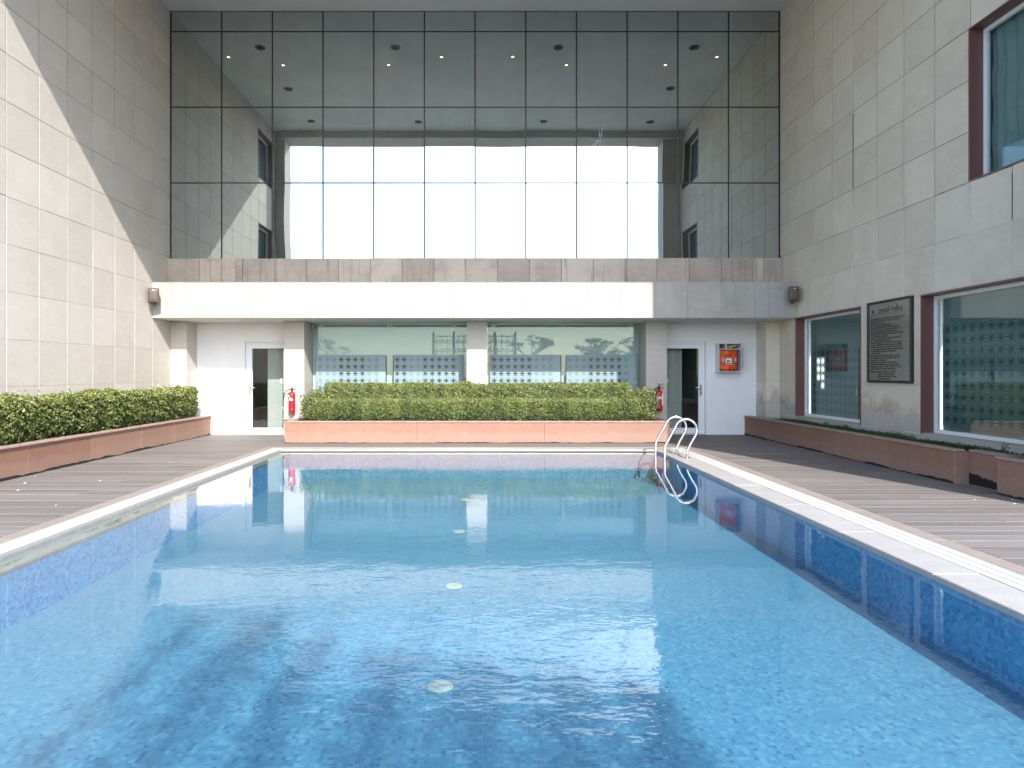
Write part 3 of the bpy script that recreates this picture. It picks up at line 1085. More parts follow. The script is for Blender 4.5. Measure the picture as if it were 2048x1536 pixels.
led = thing('stone_ledge', (-0.2, YF, 2.6), 'pale projecting stone ledge over the doors, sunlit for most of its length', 'ledge')
x = XL
while x < XR - 0.05:
    x2 = min(x + 0.711, XR)
    if XR - x2 < 0.2:
        x2 = XR
    slab('stone_panel', x + 0.0016, x2 - 0.0016, YF, YF + 0.03, 2.602, 3.363, M['stone_ledge'], led, 0.002)
    x = x2
slab('ledge_core', XL + 0.001, XR - 0.001, YF + 0.026, YG - 0.10, 2.606, 3.358, M['stone_parapet'], led)
slab('ledge_soffit', XL + 0.001, XR - 0.001, YF + 0.031, 16.4, 2.600, 2.6055, M['soffit'], led)

# ------------------------------------------------------------------ ground-floor front: columns, white walls, doors, windows
bk = M['stone_column']


def column(x0, x1, y1, label, m):
    c = thing('stone_column', ((x0 + x1) / 2, YG + 0.25, 0), label, 'column', 'stone columns along the ground floor')
    zs = [-0.05, 0.52, 1.2267, 1.93, 2.598]
    for a, b in zip(zs, zs[1:]):
        slab('stone_block', x0, x1, YG, y1, a + 0.0025, b - 0.0025, m, c, 0.004)
    slab('column_core', x0 + 0.006, x1 - 0.006, YG + 0.006, y1 - 0.004, -0.05, 2.597, M['joint'], c)


column(XL + 0.002, -6.68, YB + 0.1, 'stone pilaster in the sunlit corner behind the end of the long hedge', bk)
column(-4.50, -4.04, YB + 0.2, 'stone column with the fire extinguisher in sunlight', bk)
column(-0.39, 0.07, YB + 0.2, 'middle stone column between the two star-patterned shop windows', bk)
column(3.64, 4.11, YB + 0.2, 'stone column with the fire extinguisher next to the shaded door', bk)
column(6.33, XR - 0.002, YB + 0.1, 'stone pilaster in the shaded corner beyond the life jacket', M['stone_right'])

ZD = 2.15
wl = thing('white_wall', (-5.6, YB, 0), 'white painted wall around the door in sunlight', 'wall')
slab('wall_face', -6.679, -5.56, YB, YB + 0.25, -0.06, 2.599, M['paint'], wl)
slab('wall_head', -5.559, -4.501, YB + 0.0005, YB + 0.25, ZD + 0.002, 2.599, M['paint'], wl)
wr = thing('white_wall', (5.6, YB, 0), 'white painted wall in shade behind the life jacket cabinet', 'wall')
slab('wall_face', 5.155, 6.329, YB, YB + 0.25, -0.06, 2.599, M['paint'], wr)
slab('wall_head', 4.111, 5.154, YB + 0.0005, YB + 0.25, ZD + 0.002, 2.599, M['paint'], wr)


def door(x0, x1, handle_side, label):
    d = thing('glazed_entrance', ((x0 + x1) / 2, YB + 0.06, 0), label, 'door')
    fy0, fy1 = YB + 0.055, YB + 0.12
    f = 0.045
    slab('frame', x0, x0 + f, fy0, fy1, 0.0, ZD, M['upvc'], d, 0.004)
    slab('frame', x1 - f, x1, fy0, fy1, 0.0, ZD, M['upvc'], d, 0.004)
    slab('frame', x0 + f, x1 - f, fy0 + 0.001, fy1, ZD - f, ZD, M['upvc'], d, 0.004)
    slab('threshold', x0 + f, x1 - f, fy0 - 0.04, fy1, 0.001, 0.022, M['upvc'], d, 0.003)
    leaf = put('door_leaf', None, None, ((x0 + x1) / 2, fy0, 0.02), d)
    a, b = x0 + f + 0.004, x1 - f - 0.004
    s = 0.095
    slab('stile', a, a + s, fy0 - 0.012, fy1 - 0.02, 0.026, ZD - f - 0.004, M['upvc'], leaf, 0.004)
    slab('stile', b - s, b, fy0 - 0.012, fy1 - 0.02, 0.026, ZD - f - 0.004, M['upvc'], leaf, 0.004)
    slab('rail', a + s, b - s, fy0 - 0.011, fy1 - 0.021, 0.026, 0.15, M['upvc'], leaf, 0.004)
    slab('rail', a + s, b - s, fy0 - 0.011, fy1 - 0.021, ZD - f - 0.10, ZD - f - 0.004, M['upvc'], leaf, 0.004)
    slab('pane', a + s - 0.01, b - s + 0.01, fy0 + 0.015, fy0 + 0.021, 0.14, ZD - f - 0.09, M['pane_door'], leaf)
    hx = a + s / 2 if handle_side < 0 else b - s / 2
    slab('handle_plate', hx - 0.018, hx + 0.018, fy0 - 0.02, fy0 - 0.012, 0.90, 1.16, M['chrome'], leaf, 0.003)
    put('handle', tube_mesh([(0, 0, 0), (0, -0.05, 0), (-handle_side * 0.02, -0.062, 0), (-handle_side * 0.14, -0.062, -0.004)], 0.011, 10), M['chrome'], (hx, fy0 - 0.018, 1.09), leaf)
    put('lock', lathe_mesh([(0.012, 0), (0.012, 0.012), (0.001, 0.012)], 12), M['rubber'], (hx, fy0 - 0.02, 0.97), leaf, (R(90), 0, 0))
    return d


door(-5.555, -4.505, -1, 'white-framed glass door standing in sunlight beside the corner')
door(4.115, 5.15, 1, 'white-framed glass door in shade behind the pool ladder')


def vestibule(x0, x1, split, light_left, label):
    v = thing('vestibule', ((x0 + x1) / 2, YB + 1, 0), label, 'room')
    yb = YB + 1.6
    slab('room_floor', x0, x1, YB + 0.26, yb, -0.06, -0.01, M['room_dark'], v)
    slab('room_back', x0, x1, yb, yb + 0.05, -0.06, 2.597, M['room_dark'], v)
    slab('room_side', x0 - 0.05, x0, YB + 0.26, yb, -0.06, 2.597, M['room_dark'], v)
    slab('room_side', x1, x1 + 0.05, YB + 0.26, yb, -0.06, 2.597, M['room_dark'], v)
    a, b = (x0, split) if light_left else (split, x1)
    slab('partition', a + 0.01, b, YB + 0.30, YB + 0.36, -0.01, 2.58, M['room_light'], v)
    sx = (a + b) / 2 - 0.02
    slab('switch', sx - 0.045, sx + 0.045, YB + 0.292, YB + 0.2995, 1.19, 1.30, M['upvc'], v)
    slab('switch_key', sx - 0.008, sx + 0.008, YB + 0.288, YB + 0.2915, 1.22, 1.27, M['ink'], v)


vestibule(-5.95, -4.40, -5.14, False, 'pale partition and dark gap seen through the sunlit glass door')
vestibule(4.0, 5.5, 4.69, True, 'pale partition and dark gap seen through the shaded glass door')


def front_window(x0, x1, films, label, dark, clip_x):
    yw = YB + 0.09
    w = thing('shop_window', ((x0 + x1) / 2, yw, 0.4), label, 'window')
    mid = (films[0][1] + films[1][0]) / 2
    for a, b in ((x0, mid - 0.002), (mid + 0.002, x1)):
        slab('pane', a, b, yw, yw + 0.008, 0.3, 2.56, M['pane'], w)
    slab('head_rail', x0, x1, yw - 0.01, yw + 0.06, 2.562, 2.599, M['clamp'], w)
    slab('blind', x0, x1, yw + 0.10, yw + 0.11, 0.2, 2.56, M['film_back'], w)
    for cx in clip_x:
        slab('clamp', cx - 0.055, cx + 0.055, yw - 0.022, yw - 0.002, 2.515, 2.575, M['clamp'], w, 0.004)
    for q, (a, b) in enumerate(films):
        f = slab('film', a, b, yw - 0.005, yw - 0.001, 0.3, 1.86, M['film'], w)
        slab('film_edge', b - 0.012 if q == 0 else a, b + 0.012 if q == 0 else a + 0.02, yw - 0.0055, yw - 0.0008, 0.5, 1.84, M['star_dark'], w)
        n = int((b - a - 0.05) / 0.164)
        for i in range(n):
            xx = a + 0.10 + i * 0.164
            for j in range(6):
                m = M['star_dark'] if dark(q, i) else M['star_faint']
                star(m, (xx, yw - 0.0055, 1.745 - j * 0.164), f, (R(90), 0, 0))


front_window(-4.03, -0.395, ((-3.93, -2.29), (-2.13, -0.48)), 'star-etched ground-floor window between the sunlit door and the middle column', lambda q, i: (3 <= i <= 6) if q == 0 else (i <= 1 or i >= 4), (-3.78, -2.21, -0.72))
front_window(0.075, 3.635, ((0.14, 1.80), (1.91, 3.57)), 'star-etched ground-floor window between the middle column and the shaded door', lambda q, i: (i <= 5) if q == 0 else (3 <= i <= 7), (0.22, 1.86, 3.42))
slab_dark = slab('floor_slab', XL, XR, YB + 0.42, 17.0, -0.06, -0.02, M['room_dark'])
struct(slab_dark)

# ------------------------------------------------------------------ planters
def jag_strip(p0, p1, nrm, seed, h=0.03):
    """ragged black waterproofing where a planter meets the deck"""
    r = random.Random(seed)
    p0, p1, nrm = Vector(p0), Vector(p1), Vector(nrm)
    L = (p1 - p0).length
    n = int(L / 0.045)
    bm = bmesh.new()
    lo, hi, lo2, hi2 = [], [], [], []
    v = 0.5
    for i in range(n + 1):
        p = p0.lerp(p1, i / n)
        v = min(1, max(0.05, v + r.uniform(-0.32, 0.32)))
        z = h * (0.25 + 1.2 * v)
        lo.append(bm.verts.new(p + nrm * 0.010))
        hi.append(bm.verts.new(p + nrm * 0.006 + Vector((0, 0, z))))
        hi2.append(bm.verts.new(p - nrm * 0.002 + Vector((0, 0, z))))
    for i in range(n):
        bm.faces.new((lo[i], lo[i + 1], hi[i + 1], hi[i]))
        bm.faces.new((hi[i], hi[i + 1], hi2[i + 1], hi2[i]))
    return from_bm(bm, 'strip')


def strip(parent, p0, p1, nrm, seed, h=0.03):
    me = jag_strip(p0, p1, nrm, seed, h)
    c = (Vector(p0) + Vector(p1)) / 2
    put('tar_strip', recentre(me, c), M['tar'], c, parent)


ZT = 0.415
# left, along the sunlit wall
pl = thing('planter', (-6.7, 10.9, 0), 'long pink sandstone planter under the hedge beside the sunlit wall', 'planter')
ys = [7.2, 8.35, 9.05, 10.5, 12.05, 13.35, 14.25, YB - 0.002]
for a, b in zip(ys, ys[1:]):
    slab('stone_slab', -6.40, -6.35, a + 0.0015, b - 0.0015, -0.05, ZT, M['sandstone'], pl, 0.003)
for a, b in ((7.2, 9.6), (9.6, 12.3), (12.3, YB - 0.002)):
    slab('cap', -6.55, -6.325, a + 0.001, b - 0.001, ZT + 0.001, ZT + 0.032, M['cap'], pl, 0.006)
slab('soil', XL + 0.003, -6.402, 7.2, YB - 0.01, 0.1, 0.385, M['soil'], pl)
strip(pl, (-6.35, 7.2, 0), (-6.35, YB - 0.01, 0), (1, 0, 0), 3, 0.028)
# centre, in front of the windows
pc = thing('planter', (-0.14, 14.2, 0), 'wide pink sandstone planter in front of the star-etched windows', 'planter')
xs = [-4.08, -1.37, 1.24, 3.80]
for a, b in zip(xs, xs[1:]):
    slab('stone_slab', a + 0.0015, b - 0.0015, 13.28, 13.33, -0.05, ZT, M['sandstone'], pc, 0.003)
    slab('cap', a + 0.001 - (0.02 if a < -4 else 0), b - 0.001 + (0.02 if b > 3.7 else 0), 13.262, 13.46, ZT + 0.001, ZT + 0.028, M['cap'], pc, 0.005)
slab('stone_slab', -4.08, -4.03, 13.332, YG - 0.002, -0.05, ZT, M['sandstone'], pc, 0.003)
slab('stone_slab', 3.75, 3.80, 13.332, YG - 0.002, -0.05, ZT, M['sandstone'], pc, 0.003)
slab('cap', -4.10, -3.95, 13.462, YG - 0.002, ZT + 0.001, ZT + 0.028, M['cap'], pc, 0.005)
slab('cap', 3.67, 3.82, 13.462, YG - 0.002, ZT + 0.001, ZT + 0.028, M['cap'], pc, 0.005)
slab('cap', -4.49, -4.08, YG - 0.06, YG - 0.003, ZT - 0.03, ZT + 0.0, M['cap'], pc)
slab('soil', -4.02, 3.74, 13.34, YB + 0.05, 0.0, 0.40, M['soil'], pc)
strip(pc, (-4.08, 13.28, 0), (3.80, 13.28, 0), (0, -1, 0), 9, 0.016)
# right, along the shaded wall
pr_ = thing('planter', (6.35, 11.7, 0), 'long low pink sandstone planter of ground cover below the shaded windows', 'planter')
ys = [8.38, 9.75, 11.15, 12.85, YB - 0.002]
for a, b in zip(ys, ys[1:]):
    slab('stone_slab', 6.06, 6.11, a + 0.0015, b - 0.0015, -0.05, ZT, M['sandstone'], pr_, 0.003)
for a, b in ((8.36, 10.5), (10.5, 12.9), (12.9, YB - 0.002)):
    slab('cap', 6.035, 6.19, a + 0.001, b - 0.001, ZT + 0.001, ZT + 0.03, M['cap'], pr_, 0.005)
slab('stone_slab', 6.112, 6.30, 8.38, 8.43, -0.05, ZT, M['sandstone'], pr_, 0.003)
slab('stone_slab', 6.26, 6.31, 7.69, 8.378, -0.05, ZT, M['sandstone'], pr_, 0.003)
slab('cap', 6.23, 6.40, 7.69, 8.358, ZT + 0.001, ZT + 0.03, M['cap'], pr_, 0.005)
slab('soil', 6.312, XR - 0.002, 7.69, YB - 0.35, 0.1, 0.385, M['soil'], pr_)
slab('soil', 6.113, 6.311, 8.435, YB - 0.01, 0.1, 0.3845, M['soil'], pr_)
strip(pr_, (6.06, 8.38, 0), (6.06, YB - 0.01, 0), (-1, 0, 0), 5, 0.024)
strip(pr_, (6.26, 7.69, 0), (6.26, 8.38, 0), (-1, 0, 0), 6, 0.10)
pn = thing('planter', (6.3, 7.4, 0), 'end block of pink sandstone planter cut off by the picture edge', 'planter')
slab('stone_slab', 6.06, 6.11, 7.20, 7.68, -0.05, ZT, M['sandstone'], pn, 0.003)
slab('stone_slab', 6.112, 6.60, 7.63, 7.68, -0.05, ZT, M['sandstone'], pn, 0.003)
slab('cap', 6.035, 6.20, 7.20, 7.685, ZT + 0.001, ZT + 0.03, M['cap'], pn, 0.005)
slab('soil', 6.112, XR - 0.002, 7.20, 7.628, 0.1, 0.385, M['soil'], pn)
strip(pn, (6.06, 7.20, 0), (6.06, 7.68, 0), (-1, 0, 0), 8, 0.03)


# ------------------------------------------------------------------ hedges and ground cover
def hedge(name, label, box, n, seed, along, m, size=0.038, rough=0.05, stems=90, cat='hedge'):
    x0, x1, y0, y1, z0, z1 = box
    c = ((x0 + x1) / 2, (y0 + y1) / 2, z0)
    h = thing(name, c, label, cat)
    P, N, hz = hedge_points(x0, x1, y0, y1, z0 + 0.03, z1, n, seed, along, rough)
    tint = np.clip(rng.beta(2.0, 2.6, len(P)) * 0.85 + (hz - 0.55) * 0.45 + wave((P[:, 1] if along == 'Y' else P[:, 0]) * 2.5, seed + 9) * 0.25, 0, 1)  # leaf colour lightens with height, putting the lit hedge top into the tint
    k_ = int(n * 0.3)
    F = np.stack([rng.uniform(x0 + 0.07, x1 - 0.07, k_), rng.uniform(y0 + 0.07, y1 - 0.07, k_), z0 + (z1 - z0) * rng.uniform(0.22, 0.9, k_)], 1)
    P = np.concatenate([P, F])
    N = np.concatenate([N, rng.normal(0, 1, (k_, 3))])
    tint = np.concatenate([tint, rng.beta(2.0, 3.0, k_)])
    ex, en = [], []
    for _ in range(int(((x1 - x0) + (y1 - y0)) * 7)):
        b = Vector((random.uniform(x0 + 0.05, x1), random.uniform(y0 + 0.05, y1 - 0.05), z1 - 0.05))
        tip = b + Vector((random.uniform(-0.05, 0.05), random.uniform(-0.05, 0.05), random.uniform(0.05, 0.15)))
        for q in range(9):
            p = b.lerp(tip, q / 8)
            ex.append((p.x + random.uniform(-0.018, 0.018), p.y + random.uniform(-0.018, 0.018), p.z))
            en.append((random.uniform(-1, 1), random.uniform(-1, 1), 0.6))
    P = np.concatenate([P, np.array(ex)])
    N = np.concatenate([N, np.array(en)])
    tint = np.concatenate([tint, rng.uniform(0.35, 0.9, len(ex))])
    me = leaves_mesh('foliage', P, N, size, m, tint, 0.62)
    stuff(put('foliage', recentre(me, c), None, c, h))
    sm = stems_mesh(x0 + 0.08, x1 - 0.08, y0 + 0.08, y1 - 0.08, z0 - 0.02, (z1 - z0) * 0.75, stems, M['twig'])
    stuff(put('stems', recentre(sm, c), None, c, h))
    return h


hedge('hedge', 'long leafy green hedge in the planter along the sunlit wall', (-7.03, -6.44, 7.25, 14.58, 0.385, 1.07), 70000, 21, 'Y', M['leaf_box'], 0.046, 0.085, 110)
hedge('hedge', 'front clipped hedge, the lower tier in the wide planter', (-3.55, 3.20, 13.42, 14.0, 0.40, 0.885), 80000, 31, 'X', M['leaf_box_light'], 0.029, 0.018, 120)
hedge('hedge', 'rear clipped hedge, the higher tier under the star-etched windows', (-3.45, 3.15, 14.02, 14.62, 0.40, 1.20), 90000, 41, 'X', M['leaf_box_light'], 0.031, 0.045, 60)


def shrub(name, label, c, r, n, seed, m, size, spikes=0, cat='shrub', group=None):
    h = thing(name, c, label, cat, group)
    d = rng.normal(size=(n, 3))
    d /= np.linalg.norm(d, axis=1, keepdims=True)
    rad = rng.uniform(0.35, 1.0, n) ** 0.5
    lump = 1 + 0.22 * np.sin(d[:, 0] * 5 + seed) * np.cos(d[:, 2] * 4 + seed * 2) + 0.15 * np.sin(d[:, 1] * 9 + seed)
    P = d * (rad * lump)[:, None] * np.array(r) + np.array([0, 0, r[2] * 0.95])
    P = P[P[:, 2] > 0.03]
    N = rng.normal(0, 0.8, P.shape) + np.array([0, 0, 0.5])
    tint = rng.beta(2, 2.2, len(P))
    ex, en = [], []
    for _ in range(spikes):
        a = random.uniform(0, 6.28)
        b = Vector((math.cos(a) * r[0] * random.uniform(0.2, 0.9), math.sin(a) * r[1] * random.uniform(0.2, 0.9), r[2] * random.uniform(1.3, 1.8)))
        tip = b + Vector((random.uniform(-0.06, 0.06), random.uniform(-0.06, 0.06), random.uniform(0.15, 0.32)))
        for q in range(16):
            p = b.lerp(tip, q / 15)
            ex.append((p.x + random.uniform(-0.02, 0.02), p.y + random.uniform(-0.02, 0.02), p.z))
            en.append((random.uniform(-1, 1), random.uniform(-1, 1), 0.6))
    if ex:
        P = np.concatenate([P, np.array(ex)])
        N = np.concatenate([N, np.array(en)])
        tint = np.concatenate([tint, rng.uniform(0.3, 0.9, len(ex))])
    me = leaves_mesh('foliage', P, N, size, m, tint)
    stuff(put('foliage', me, None, c, h))
    bm = bmesh.new()
    for _ in range(16):
        a = random.uniform(0, 6.28)
        q = random.uniform(0.3, 0.85)
        e = Vector((math.cos(a) * r[0] * q, math.sin(a) * r[1] * q, r[2] * random.uniform(0.8, 1.6)))
        tube_bm(bm, [(e.x * 0.15, e.y * 0.15, 0), e * 0.55, e], [0.009, 0.007, 0.003], 5, False)
    stuff(put('stems', from_bm(bm, 'stems'), M['twig'], c, h))
    return h


shrub('shrub', 'loose straggly shrub with tall shoots beside the sunlit extinguisher', (-3.62, 13.85, 0.40), (0.33, 0.36, 0.34), 3600, 3, M['leaf_box_light'], 0.042, 14)
shrub('shrub', 'loose dark-leaved shrub beside the shaded extinguisher', (3.30, 13.85, 0.40), (0.40, 0.36, 0.36), 4200, 5, M['leaf_box'], 0.046, 8)

gc = thing('ground_cover', (6.4, 11.4, 0.39), 'low feathery green ground cover filling the planter below the shaded windows', 'ground cover')
n = 26000
Yc = rng.uniform(7.75, 14.3, n)
wmin = np.where(Yc < 8.45, 6.42, 6.19)
Xc = wmin + rng.uniform(0, 1, n) * (6.60 - wmin)
lump = np.clip(0.55 + 0.75 * wave(Yc * 2.2, 77, 7, 0.5, 4) + 0.5 * wave(Xc * 8 + Yc * 6, 78), 0.05, 1.5)
Zc = 0.385 + rng.uniform(0, 1, n) * 0.10 * lump
me = leaves_mesh('foliage', np.stack([Xc, Yc, Zc], 1), rng.normal(0, 1, (n, 3)) * np.array([1, 1, 0.5]), 0.030, M['leaf_low'], rng.beta(2, 2.5, n) + (lump - 0.7) * 0.2, 0.28)
stuff(put('foliage', recentre(me, (6.4, 11.4, 0.39)), None, (6.4, 11.4, 0.39), gc))
for k, (x, y, h) in enumerate(((6.40, 7.98, 0.17), (6.46, 8.02 - 0.42, 0.12), (6.33, 11.4, 0.13), (6.42, 12.2, 0.12), (6.35, 9.9, 0.10))):
    lab = ('tall leafy seedling standing above the ground cover at the large window', 'small leafy seedling at the picture edge by the large window', 'leafy seedling in the planter right under the pool rules sign', 'leafy seedling in the planter under the smaller etched window', 'leafy seedling in the planter below the granite jamb of the large window')[k]
    s_ = thing('seedling', (x, y, 0.385), lab, 'plant', 'seedlings in the right planter')
    put('stem', tube_mesh([(0, 0, 0), (0.008, 0.004, h * 0.5), (0, 0, h)], [0.004, 0.003, 0.002], 6), M['twig'], (x, y, 0.385), s_)
    P = np.array([(0.03 * math.cos(a * 2.4), 0.03 * math.sin(a * 2.4), h * (0.45 + 0.55 * a / 11)) for a in range(12)])
    put('leaves', leaves_mesh('leaves', P, rng.normal(0, 0.6, (12, 3)) + np.array([0, 0, 0.8]), 0.055, M['leaf_low'], None, 0.55), None, (x, y, 0.385), s_)


# ------------------------------------------------------------------ pool ladder
lad = thing('pool_ladder', (3.25, 11.2, 0), 'shiny steel pool ladder with two looped handrails at the far pool corner', 'ladder')
prof = [(3.045, -0.47), (3.04, -0.2), (3.04, 0.16), (3.05, 0.215)]
prof += [(3.085, 0.28), (3.175, 0.44), (3.235, 0.545)]
cx, cz, rr = 3.395, 0.47, 0.185
for a in (150, 130, 110, 90, 70, 50, 30, 12, 0, -14, -26):
    prof.append((cx + rr * math.cos(R(a)), cz + rr * math.sin(R(a))))
prof += [(3.47, 0.235), (3.425, 0.135), (3.412, 0.085), (3.41, 0.0)]
for yy in (11.50, 10.92):
    put('handrail', tube_mesh([(x - 3.25, 0, z) for x, z in prof], 0.0215, 14), M['steel'], (3.25, yy, 0), lad)
    put('flange', lathe_mesh([(0.05, 0.0), (0.05, 0.008), (0.03, 0.016), (0.024, 0.016)], 20), M['steel'], (3.41, yy, 0.0015), lad)
for z in (-0.17, -0.40):
    slab('tread', 3.00, 3.08, 10.94, 11.48, z - 0.015, z, M['steel'], lad, 0.004)

# ------------------------------------------------------------------ floor inlets on the pool floor
for k, (px_, py_) in enumerate(((938, 953), (930, 999), (917, 1063), (907, 1172), (880, 1373))):
    y_ = (EYE - ZP) * 1300 / (py_ - 747)
    x_ = (px_ - 968) * y_ / 1300
    if y_ > PY1 - 0.2:
        continue
    lab = ('farthest', 'second farthest', 'middle', 'second nearest', 'nearest')[k]
    o = tag(put('floor_inlet', lathe_mesh([(0.085, 0.0), (0.08, 0.008), (0.05, 0.012), (0.025, 0.006), (0.001, 0.006)], 24), M['inlet'], (x_, y_, ZP + 0.001)), f'pale round inlet on the blue pool floor, the {lab} of the line', 'pool inlet', 'round inlets on the pool floor')


# ------------------------------------------------------------------ loudspeakers
def speaker(x, y, z, rz, label):
    s = thing('loudspeaker', (x, y, z), label, 'speaker', 'loudspeakers at the ends of the ledge')
    w, h, d = 0.225, 0.31, 0.19
    bm = bmesh.new()
    pf = [(-w / 2, -d / 2 + 0.03), (-w / 2 + 0.03, -d / 2), (w / 2 - 0.03, -d / 2), (w / 2, -d / 2 + 0.03), (w / 2 - 0.05, d / 2), (-w / 2 + 0.05, d / 2)]
    lo = [bm.verts.new((a, b, -h / 2)) for a, b in pf]
    hi = [bm.verts.new((a, b, h / 2)) for a, b in pf]
    bm.faces.new(lo)
    bm.faces.new(hi[::-1])
    for i in range(6):
        bm.faces.new((lo[i], lo[(i + 1) % 6], hi[(i + 1) % 6], hi[i]))
    bmesh.ops.bevel(bm, geom=bm.edges[:], offset=0.012, segments=2, affect='EDGES')
    s.rotation_euler = (0, 0, rz)
    me = from_bm(bm, 'case', True)
    o = put('case', me, M['speaker_body'], (x, y, z), s)
    o2 = put('trim', box_mesh(w - 0.012, 0.028, h + 0.008, 0.008, 'trim'), M['speaker_edge'], (x, y, z), s)
    o2.location = (0, -d / 2 + 0.045, 0)
    bm = bmesh.new()
    n = 10
    rows = []
    for i in range(n + 1):
        u = i / n * 2 - 1
        row = []
        for j in range(9):
            v = j / 8 * 2 - 1
            bul = 0.022 * (1 - u ** 4) * (1 - abs(v) ** 5)
            row.append(bm.verts.new((u * (w / 2 - 0.012), -d / 2 - bul - 0.001, v * (h / 2 - 0.012))))
        rows.append(row)
    for a, b in zip(rows, rows[1:]):
        for j in range(8):
            bm.faces.new((a[j], b[j], b[j + 1], a[j + 1]))
    o3 = put('grille', from_bm(bm, 'grille', True), M['speaker_front'], (x, y, z), s)
    o3.location = (0, 0, 0)
    o4 = put('badge', box_mesh(0.028, 0.003, 0.018, 0, 'badge'), M['label'], (x, y, z), s)
    o4.location = (0.01, -d / 2 - 0.0245, h / 2 - 0.045)
    put('bracket', tube_mesh([(0, d / 2 - 0.02, -h / 2 + 0.01), (0, d / 2 - 0.03, -h / 2 - 0.025), (0, d / 2 + 0.05, -h / 2 - 0.025)], 0.012, 8), M['rubber'], (x, y, z), s).location = (0, 0, 0)
    return s


speaker(-6.905, 13.60, 3.045, R(16), 'brown box loudspeaker in the sunlit corner of the ledge')
speaker(6.475, 13.62, 3.08, R(-14), 'dark brown box loudspeaker in the shaded corner of the ledge')

# ------------------------------------------------------------------ fire extinguishers
ext_body = lathe_mesh([(0.001, 0.0), (0.066, 0.0), (0.072, 0.012), (0.074, 0.04), (0.074, 0.40), (0.070, 0.425), (0.052, 0.455), (0.028, 0.470), (0.024, 0.492), (0.020, 0.50), (0.001, 0.50)], 28)


def patch_mesh(r, a0, a1, z0, z1, n=12, dome=False):
    """a label wrapped round a cylinder"""
    bm = bmesh.new()
    lo, hi = [], []
    for i in range(n + 1):
        t_ = i / n
        a = a0 + (a1 - a0) * t_
        zt = z0 + (z1 - z0) * (math.sin(math.pi * t_) ** 0.5 if dome else 1)
        lo.append(bm.verts.new((r * math.cos(a), r * math.sin(a), z0)))
        hi.append(bm.verts.new((r * math.cos(a), r * math.sin(a), max(zt, z0 + 0.002))))
    for i in range(n):
        bm.faces.new((lo[i], lo[i + 1], hi[i + 1], hi[i]))
    return from_bm(bm, 'label', True)


def extinguisher(x, y, z, label, variant):
    e = thing('fire_extinguisher', (x, y, z), label, 'extinguisher', 'fire extinguishers on the columns')
    P = (x, y, z)
    put('cylinder', ext_body, M['red'], P, e)
    put('foot_ring', lathe_mesh([(0.074, 0.03), (0.077, 0.033), (0.077, 0.085), (0.074, 0.088)], 28), M['red'], P, e)
    put('valve', lathe_mesh([(0.022, 0.485), (0.028, 0.49), (0.028, 0.53), (0.016, 0.535), (0.016, 0.55), (0.001, 0.55)], 14), M['rubber'], P, e)
    put('lever', tube_mesh([(-0.02, 0, 0.545), (0.01, 0, 0.568), (0.06, 0, 0.60), (0.10, 0, 0.61)], [0.009, 0.009, 0.008, 0.006], 8), M['rubber'], P, e)
    put('carry_handle', tube_mesh([(0.0, 0, 0.53), (0.05, 0, 0.535), (0.11, 0, 0.515)], [0.009, 0.008, 0.007], 8), M['rubber'], P, e)
    put('bracket', box_mesh(0.05, 0.08, 0.03, 0.004, 'brk'), M['rubber'], (x, y + 0.065, z + 0.42), e)
    if variant == 0:
        hose = [(-0.02, 0, 0.52), (-0.07, -0.005, 0.515), (-0.12, -0.01, 0.49), (-0.165, -0.012, 0.43), (-0.187, -0.012, 0.35), (-0.192, -0.01, 0.25), (-0.187, -0.008, 0.13)]
        put('label_patch', patch_mesh(0.0755, R(232), R(306), 0.275, 0.335, dome=True), M['cream_label'], P, e)
        put('inspection_tag', patch_mesh(0.0757, R(205), R(245), 0.345, 0.395), M['label'], P, e)
        put('hook', tube_mesh([(-0.07, -0.01, 0.44), (-0.085, -0.01, 0.45), (-0.08, -0.01, 0.40)], 0.006, 6), M['rubber'], P, e)
    else:
        hose = [(-0.02, 0, 0.52), (-0.06, -0.005, 0.52), (-0.10, -0.01, 0.48), (-0.125, -0.012, 0.42), (-0.137, -0.012, 0.34), (-0.142, -0.01, 0.22), (-0.150, -0.008, 0.08)]
        put('label_patch', patch_mesh(0.0757, R(250), R(300), 0.275, 0.325), M['label'], P, e)
        put('label_patch', patch_mesh(0.0757, R(195), R(245), 0.09, 0.325), M['label'], P, e)
        put('inspection_tag', box_mesh(0.038, 0.003, 0.26, 0, 'tag'), M['label'], (x + 0.058, y - 0.070, z + 0.26), e, (0, 0, R(14)))
        put('safety_pin', tube_mesh([(-0.01, 0, 0.54), (-0.01, 0, 0.62)], [0.012, 0.007], 8), M['red'], P, e)
    hm = put('hose', tube_mesh(hose, [0.012] * 6 + [0.013], 10), M['rubber'], P, e)
    put('nozzle', tube_mesh([hose[-1], (hose[-1][0] - 0.003, hose[-1][1], hose[-1][2] - 0.03)], [0.010, 0.013], 10), M['label'] if variant == 0 else M['rubber'], P, e)


extinguisher(-4.285, YG - 0.10, 0.545, 'red fire extinguisher with a cream half-round label on the sunlit column', 0)
extinguisher(3.905, YG - 0.10, 0.58, 'red fire extinguisher with white side labels on the shaded column', 1)

